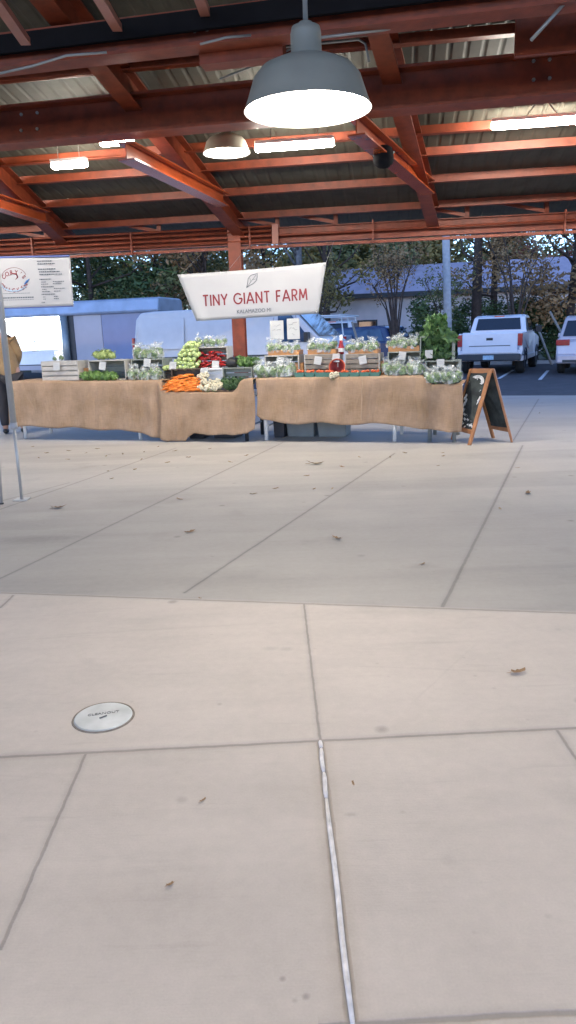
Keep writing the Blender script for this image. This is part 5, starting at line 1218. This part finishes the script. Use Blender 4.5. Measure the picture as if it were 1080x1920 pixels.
mb = MB(); bar_pts = [mp(-14, 483), mp(131, 480)]; mb.tube(bar_pts, .013, 6); mb.build('top_hem', M['blue_edge'], rm)
mb = MB(); mb.tube([mp(0, 579), mp(137, 574)], .006, 6); mb.build('bottom_hem', M['blue_edge'], rm)
kS = tscale(60, MV)
def arc_text(word, cx, cy, r, a0, a1, size, m, name, inward=False):
    n = len(word)
    for i, ch in enumerate(word):
        a = a0+(a1-a0)*(i/(n-1)); p = mp(cx+r*math.cos(a)*1.25, cy-r*math.sin(a), .013)
        T = Matrix.Translation(p) @ Matrix.Rotation(a-math.pi/2+(math.pi if inward else 0), 4, 'Z')
        text(ch, size*kS/.69, T, m, name, rm, .0008, bold=.001)
arc_text("CORY'S", 27, 528, 17, R(150), R(30), 7.5, M['print_red'], 'logo_letter')
arc_text('CHICKEN', 27, 524, 21, R(212), R(328), 7.0, M['print_red'], 'logo_letter', True)
mb = MB(); mb.tube([mp(27+19*1.25*math.cos(R(a)), 522-20*math.sin(R(a))) for a in range(20, 165, 8)], .0025, 5); mb.build('logo_ring', M['print_red'], rm)
mb = MB(); mb.tube([mp(18, 517), mp(24, 513), mp(32, 514), mp(34, 520), mp(30, 524)], [.002, .008, .011, .008, .003], 6); mb.build('logo_bird', M['print_red'], rm, smooth=True)
mb = MB(); pts = [mp(27+27*math.cos(R(a)), 524-22*math.sin(R(a)), .011) for a in range(200, 330, 8)]; mb.tube(pts, [.004]+[.010]*(len(pts)-2)+[.004], 6); mb.build('logo_swoosh', M['print_soft'], rm)
mb = MB(); mb.tube([mp(47, 533), mp(51, 528), mp(56, 523)], [.008, .016, .003], 6); mb.build('logo_arrow', M['print_blue'], rm)
def mline(x0, x1, y, h, m='print_ink', sl=-.03):
    rg = random.Random(int(x0*7+y*3)); mb = MB(); x = x0
    while x < x1:       # a row of tiny word-like marks
        w2 = rg.uniform(1.5, 4.2); a = mp(x, y+sl*(x-x0)); b = mp(min(x1, x+w2), y+sl*(min(x1, x+w2)-x0)); k = h*kS/2
        mb.add([a+Vector((0, -k, 0)), b+Vector((0, -k, 0)), b+Vector((0, k, 0)), a+Vector((0, k, 0))], [(0, 1, 2, 3)]); x += w2+.7
    mb.build('menu_line', M[m], rm)
for r_ in ((70, 98, 490, 1.6), (71, 104, 495, 1.6), (72, 105, 505, 1.6), (74, 113, 510, 1.6), (75, 117, 515, 1.6), (75, 97, 524, 1.5), (78, 87, 529, 1.2), (100, 121, 528, 1.2), (78, 91, 533, 1.2), (100, 116, 532, 1.2), (78, 102, 538, 1.5), (80, 88, 543, 1.2), (102, 123, 541, 1.2), (80, 95, 547, 1.2), (102, 115, 546, 1.2), (79, 104, 552, 1.5), (82, 86, 557, 1.2), (102, 110, 556, 1.2), (82, 87, 561, 1.2), (102, 111, 560, 1.2), (79, 86, 567, 1.4), (3, 57, 551, .8), (5, 64, 559, 2.2), (5, 64, 563, .8)):
    mline(*r_, m='print_ink')
mb = MB(); 
for (px, py) in ((10, 482), (128, 479)):
    p0 = tp(px, py, MV); p1 = EV+eL*((Vector((p0.x, p0.y, 0))-EV).dot(eL)); mb = MB(); mb.tube([Tmi @ p0, Tmi @ Vector((p1.x, p1.y, ez0))], .003, 4); mb.build('cord', M['ink_soft'], rm)
# ------------------------------------------------------------------ A-frame chalkboard
M['frame_wood'] = mat('orange_brown_wood_frame', (.36, .15, .055), rough=.5, var=.25, scale=8)
M['slate'] = mat('chalkboard', (.02, .026, .024), rough=.85, var=.35, scale=12, c2=(.05, .06, .055))
M['chalk'] = mat('white_chalk', (.75, .74, .70), rough=.9, var=.2)
fl_, fr_ = atz(848, 824, 0), atz(880, 835, 0)        # front panel feet
bl_, br_ = atz(925, 821, 0), atz(960, 829, 0)        # rear panel feet
AFC = (fl_+fr_+bl_+br_)/4; afr = empty('chalkboard_sign', (AFC.x, AFC.y, 0), 0, 'wooden A-frame chalkboard with white chalk drawing at the right end of the tables', 'sign')
def bary(px, py, dist): return atY(px, py, dist)
ytop = (fl_.y+fr_.y+bl_.y+br_.y)/4
tl_, tr_ = atY(883, 692, ytop+.05), atY(920, 692, ytop-.10)
hh = (tl_.z+tr_.z)/2
def panel(f0, f1, t0, t1, name, face):
    """f0,f1 feet; t0,t1 top corners; posts, rails and slate"""
    x = ((f1-f0)+(t1-t0)).normalized(); up = ((t0+t1)/2-(f0+f1)/2); L = up.length; up.normalize(); n_ = x.cross(up).normalized()
    fr = empty(name, (0, 0, 0)); fr.parent = afr; fr.location = -Vector((AFC.x, AFC.y, 0))
    for (a, b) in ((f0, t0), (f1, t1)):
        mb = MB(); M_, Ln = beamM(a, b); mb.box(-.022, .022, 0, Ln, -.012, .012, M_); mb.build('post', M['frame_wood'], fr, bevel=.003)
    for g, hg in ((.17, .05), (.975, .05)):
        mb = MB(); bar(mb, f0.lerp(t0, g), f1.lerp(t1, g), .018, hg); mb.build('rail', M['frame_wood'], fr)
    a, b, c_, d = f0.lerp(t0, .19), f1.lerp(t1, .19), f1.lerp(t1, .95), f0.lerp(t0, .95)
    mb = MB(); mb.add([p+n_*.004 for p in (a, b, c_, d)]+[p-n_*.004 for p in (a, b, c_, d)], [(0, 1, 2, 3), (7, 6, 5, 4)]+[(i, i+4, (i+1) % 4+4, (i+1) % 4) for i in range(4)]); mb.build('slate', M['slate'], fr)
    return fr, (a, b, c_, d), n_
f1p, cr1, nn_ = panel(fl_, fr_, tl_, tr_, 'front_panel', 1)
panel(bl_, br_, tl_+Vector((.04, .03, 0)), tr_+Vector((.04, .03, 0)), 'rear_panel', -1)
if nn_.y > 0: nn_ = -nn_
def ch(u, v): 
    a, b, c_, d = cr1; return a.lerp(b, u).lerp(d.lerp(c_, u), v)+nn_*.009
def chalk(pts, r=.005, name='chalk_drawing'):
    r *= 1.5; mb = MB(); mb.tube([ch(*p) for p in pts], r, 4); mb.build(name, M['chalk'], f1p)
rc_ = random.Random(4)
for k in range(3):
    chalk([(.5+(.36-.05*k)*math.cos(a*.35), .83+(.12-.018*k)*math.sin(a*.35)*(1 if math.sin(a*.35) > 0 else .4)) for a in range(-2, 12)], .0035)
for k in range(26): 
    u, v = rc_.uniform(.2, .8), rc_.uniform(.76, .92); chalk([(u, v), (u+rc_.uniform(-.08, .08), v+rc_.uniform(-.015, .015)), (u+rc_.uniform(-.1, .1), v-.01)], .0028)
for row, (v, n) in enumerate(((.68, 4), (.60, 3), (.5, 5), (.42, 5), (.33, 4), (.24, 5), (.16, 4))):
    for k in range(n):
        u = .14+.72*(k+.5)/n; chalk([(u-.05, v), (u-.02, v+.03), (u+.02, v-.015), (u+.06, v+.02)], .004)
for (u, v, r) in ((.12, .52, .014), (.2, .44, .016), (.1, .36, .012), (.85, .5, .012), (.8, .42, .01), (.15, .24, .012)):
    chalk([(u, v), (u+.05, v+.04), (u+.08, v+.09)], r*.8, 'chalk_patch')
for k in range(14): u, v = rc_.uniform(.1, .9), rc_.uniform(.02, .1); chalk([(u, v), (u+.05, v+.02)], .005, 'chalk_drawing')
# ------------------------------------------------------------------ canopy poles at the left edge
M['pole_grey'] = mat('pale_grey_tube', (.42, .41, .39), rough=.4, metal=.3, var=.08)
b0 = atz(41, 937, 0); hx = atY(27, 797, b0.y); top = atY(1, 572, b0.y)
cpz = empty('canopy_pole', (b0.x, b0.y, 0), 0, 'pale telescoping canopy leg at the left edge', 'pole')
d = Vector((top.x-b0.x, 0, top.z)); hz = hx.z
mb = MB(); mb.tube([(0, 0, 0), d*(hz/d.z)], .013, 12); mb.build('lower_tube', M['pole_grey'], cpz, smooth=True)
mb = MB(); mb.tube([d*(hz/d.z), d*1.75], .026, 12); mb.build('upper_tube', M['pole_grey'], cpz, smooth=True)
mb = MB(); mb.box(-.06, .06, -.06, .06, 0, .008); mb.build('foot', M['pole_grey'], cpz, bevel=.002)
mb = MB(); q = d*(hz/d.z); mb.tube([q-Vector((0, 0, .03)), q+Vector((0, 0, .02))], .031, 12); mb.build('collar', M['ink_soft'], cpz, smooth=True)
b1 = atz(3, 945, 0); t1 = atY(-4, 840, b1.y); cp2 = empty('easel_leg', (b1.x, b1.y, 0), 0, 'thin grey stand leg cut by the left edge', 'stand')
mb = MB(); e = Vector((t1.x-b1.x, 0, t1.z)); mb.tube([(0, 0, .01), e*2.2], .012, 10); mb.build('leg', M['pole_grey'], cp2, smooth=True)
mb = MB(); mb.lathe([(.001, .012), (.018, .01), (.02, 0)], 10); mb.build('foot', M['black'], cp2)
# overhead cable
mb = MB(); mb.tube([atY(215, 486, 16), atY(265, 497, 16), atY(330, 512, 16)], .008, 5); o = mb.build('overhead_cable', M['leafy']); tag(o, 'thin green cable crossing in front of the dark trees at left', 'cable')
# ------------------------------------------------------------------ person at the left edge, back to us
def skin(name, joints, edges, m, parent, sub=2, root_i=0):
    me = bpy.data.meshes.new(name); me.from_pydata([j[0] for j in joints], edges, []); me.materials.append(m)
    o = bpy.data.objects.new(name, me); col.objects.link(o); o.parent = parent
    o.modifiers.new('skin', 'SKIN'); s = o.modifiers.new('sub', 'SUBSURF'); s.levels = s.render_levels = sub
    for i, j in enumerate(joints):
        sv = me.skin_vertices[0].data[i]; sv.radius = j[1] if isinstance(j[1], tuple) else (j[1], j[1]); sv.use_root = (i == root_i)
    o.modifiers['skin'].use_smooth_shade = True
    return o
M['shirt'] = mat('tan_jacket', (.34, .22, .11), rough=.85, var=.15, scale=9, bump=.3, bscale=12)
M['trouser'] = mat('dark_trousers', (.025, .024, .03), rough=.85, var=.2, bump=.3, bscale=14)
M['skin'] = mat('skin', (.50, .28, .20), rough=.5, var=.06)
M['hair'] = mat('dark_hair', (.05, .035, .03), rough=.6, var=.3, scale=40)
pp = atY(17, 700, 11.1)
pe = empty('person', (pp.x, pp.y, 0), R(18), 'person in tan jacket and dark trousers leaning over at the left end of the table', 'person')
# local: x right, +y away from us; leaning left/forward
body_j = [((0, 0, .93), (.13, .095)), ((-.03, .03, 1.1), (.125, .09)), ((-.08, .07, 1.28), (.145, .10)), ((-.13, .1, 1.40), (.11, .085)),          # spine
          ((.07, .09, 1.37), .075), ((.15, .10, 1.16), .052), ((.08, .28, .98), .038), ((.03, .36, .93), .03),            # right arm
          ((-.31, .12, 1.36), .075), ((-.40, .16, 1.12), .052), ((-.34, .34, .98), .038), ((-.30, .42, .93), .03),        # left arm
          ((-.17, .13, 1.47), .06), ((-.20, .17, 1.55), .055),                                                           # neck
          ((.09, 0, .86), .09), ((.11, .02, .5), .07), ((.11, -.02, .12), .045), ((.11, .09, .05), .038), ((.11, .16, .03), .03),
          ((-.09, 0, .86), .10), ((-.13, .04, .5), .07), ((-.14, .0, .12), .045), ((-.14, .11, .05), .038), ((-.14, .18, .03), .03)]
be = [(0, 1), (1, 2), (2, 3), (3, 4), (4, 5), (5, 6), (6, 7), (3, 8), (8, 9), (9, 10), (10, 11), (3, 12), (12, 13), (0, 14), (14, 15), (15, 16), (16, 17), (17, 18), (0, 19), (19, 20), (20, 21), (21, 22), (22, 23)]
skin('body', body_j, be, M['skin'], pe)
up_j = [((.01, -.01, .78), (.205, .165)), ((-.02, .02, 1.02), (.20, .155)), ((-.08, .07, 1.28), (.20, .15)), ((-.13, .1, 1.41), (.145, .115)), ((.075, .09, 1.36), .105), ((.15, .12, 1.16), .082), ((.08, .29, .98), .062), ((-.315, .12, 1.36), .09), ((-.395, .17, 1.12), .08), ((-.335, .35, .98), .062)]
skin('jacket', up_j, [(0, 1), (1, 2), (2, 3), (3, 4), (4, 5), (5, 6), (3, 7), (7, 8), (8, 9)], M['shirt'], pe)
tr_j = [((0, 0, .90), (.17, .135)), ((.095, 0, .82), .115), ((.115, .02, .5), .085), ((.112, -.01, .10), .065), ((-.095, 0, .82), .115), ((-.135, .04, .5), .085), ((-.142, .01, .10), .065)]
skin('trousers', tr_j, [(0, 1), (1, 2), (2, 3), (0, 4), (4, 5), (5, 6)], M['trouser'], pe)
for s_, y in ((.112, .06), (-.142, .08)):
    mb = MB(); mb.sphere((s_, y, .045), .05, 12, 8, (.95, 2.4, .85)); mb.build('shoe', M['black'], pe, smooth=True)
hc = Vector((-.23, .21, 1.66)); HM = Matrix.Translation(hc) @ Matrix.Rotation(R(25), 4, 'Z') @ Matrix.Rotation(R(-28), 4, 'X')
mb = MB(); mb.sphere((0, 0, 0), .1, 20, 14, (.78, .95, 1.18), M=None); mb.v = [tuple(HM @ Vector(v)) for v in mb.v]; hd = mb.build('head', M['skin'], pe, smooth=True)
mb = MB(); mb.sphere((0, .095, -.02), .014, 8, 6, (.8, 1.3, 1.6)); mb.v = [tuple(HM @ Vector(v)) for v in mb.v]; mb.build('nose', M['skin'], hd, smooth=True)
mb = MB(); mb.sphere((0, .082, -.06), .02, 8, 6, (1.1, .35, .3)); mb.v = [tuple(HM @ Vector(v)) for v in mb.v]; mb.build('mouth', M['redw'], hd, smooth=True)
for s_ in (-1, 1):
    mb = MB(); mb.sphere((s_*.078, 0, -.01), .022, 8, 6, (.35, .8, 1.3)); mb.v = [tuple(HM @ Vector(v)) for v in mb.v]; mb.build('ear', M['skin'], hd, smooth=True)
    mb = MB(); mb.sphere((s_*.032, .082, .005), .011, 8, 6); mb.v = [tuple(HM @ Vector(v)) for v in mb.v]; mb.build('eye', M['white'], hd, smooth=True)
mb = MB(); mb.sphere((0, -.022, .022), .104, 20, 14, (.84, .92, 1.12), amp=.08, seed=4); mb.v = [tuple(HM @ Vector(v)) for v in mb.v]; mb.build('hair', M['hair'], pe, smooth=True)
for (w3, dr) in (((.03, .36, .93), 1), ((-.30, .42, .93), -1)):
    w3 = Vector(w3); mb = MB(); mb.sphere(w3+Vector((0, .045, -.012)), .04, 10, 8, (.95, 1.15, .42)); hnd = mb.build('hand', M['skin'], pe, smooth=True)
    for k in range(4):
        x = -.027+.018*k; L_ = (.06, .075, .07, .052)[k]; mb = MB(); a = w3+Vector((x, .08, -.012)); mb.tube([a, a+Vector((0, L_*.45, .004)), a+Vector((0, L_*.8, -.012)), a+Vector((0, L_*.9, -.03))], [.009, .0085, .008, .005], 8); mb.build('finger', M['skin'], hnd, smooth=True)
    a = w3+Vector((-dr*.035, .03, -.012)); mb = MB(); mb.tube([a, a+Vector((-dr*.022, .025, -.005)), a+Vector((-dr*.026, .055, -.012))], [.011, .009, .006], 8); mb.build('thumb', M['skin'], hnd, smooth=True)
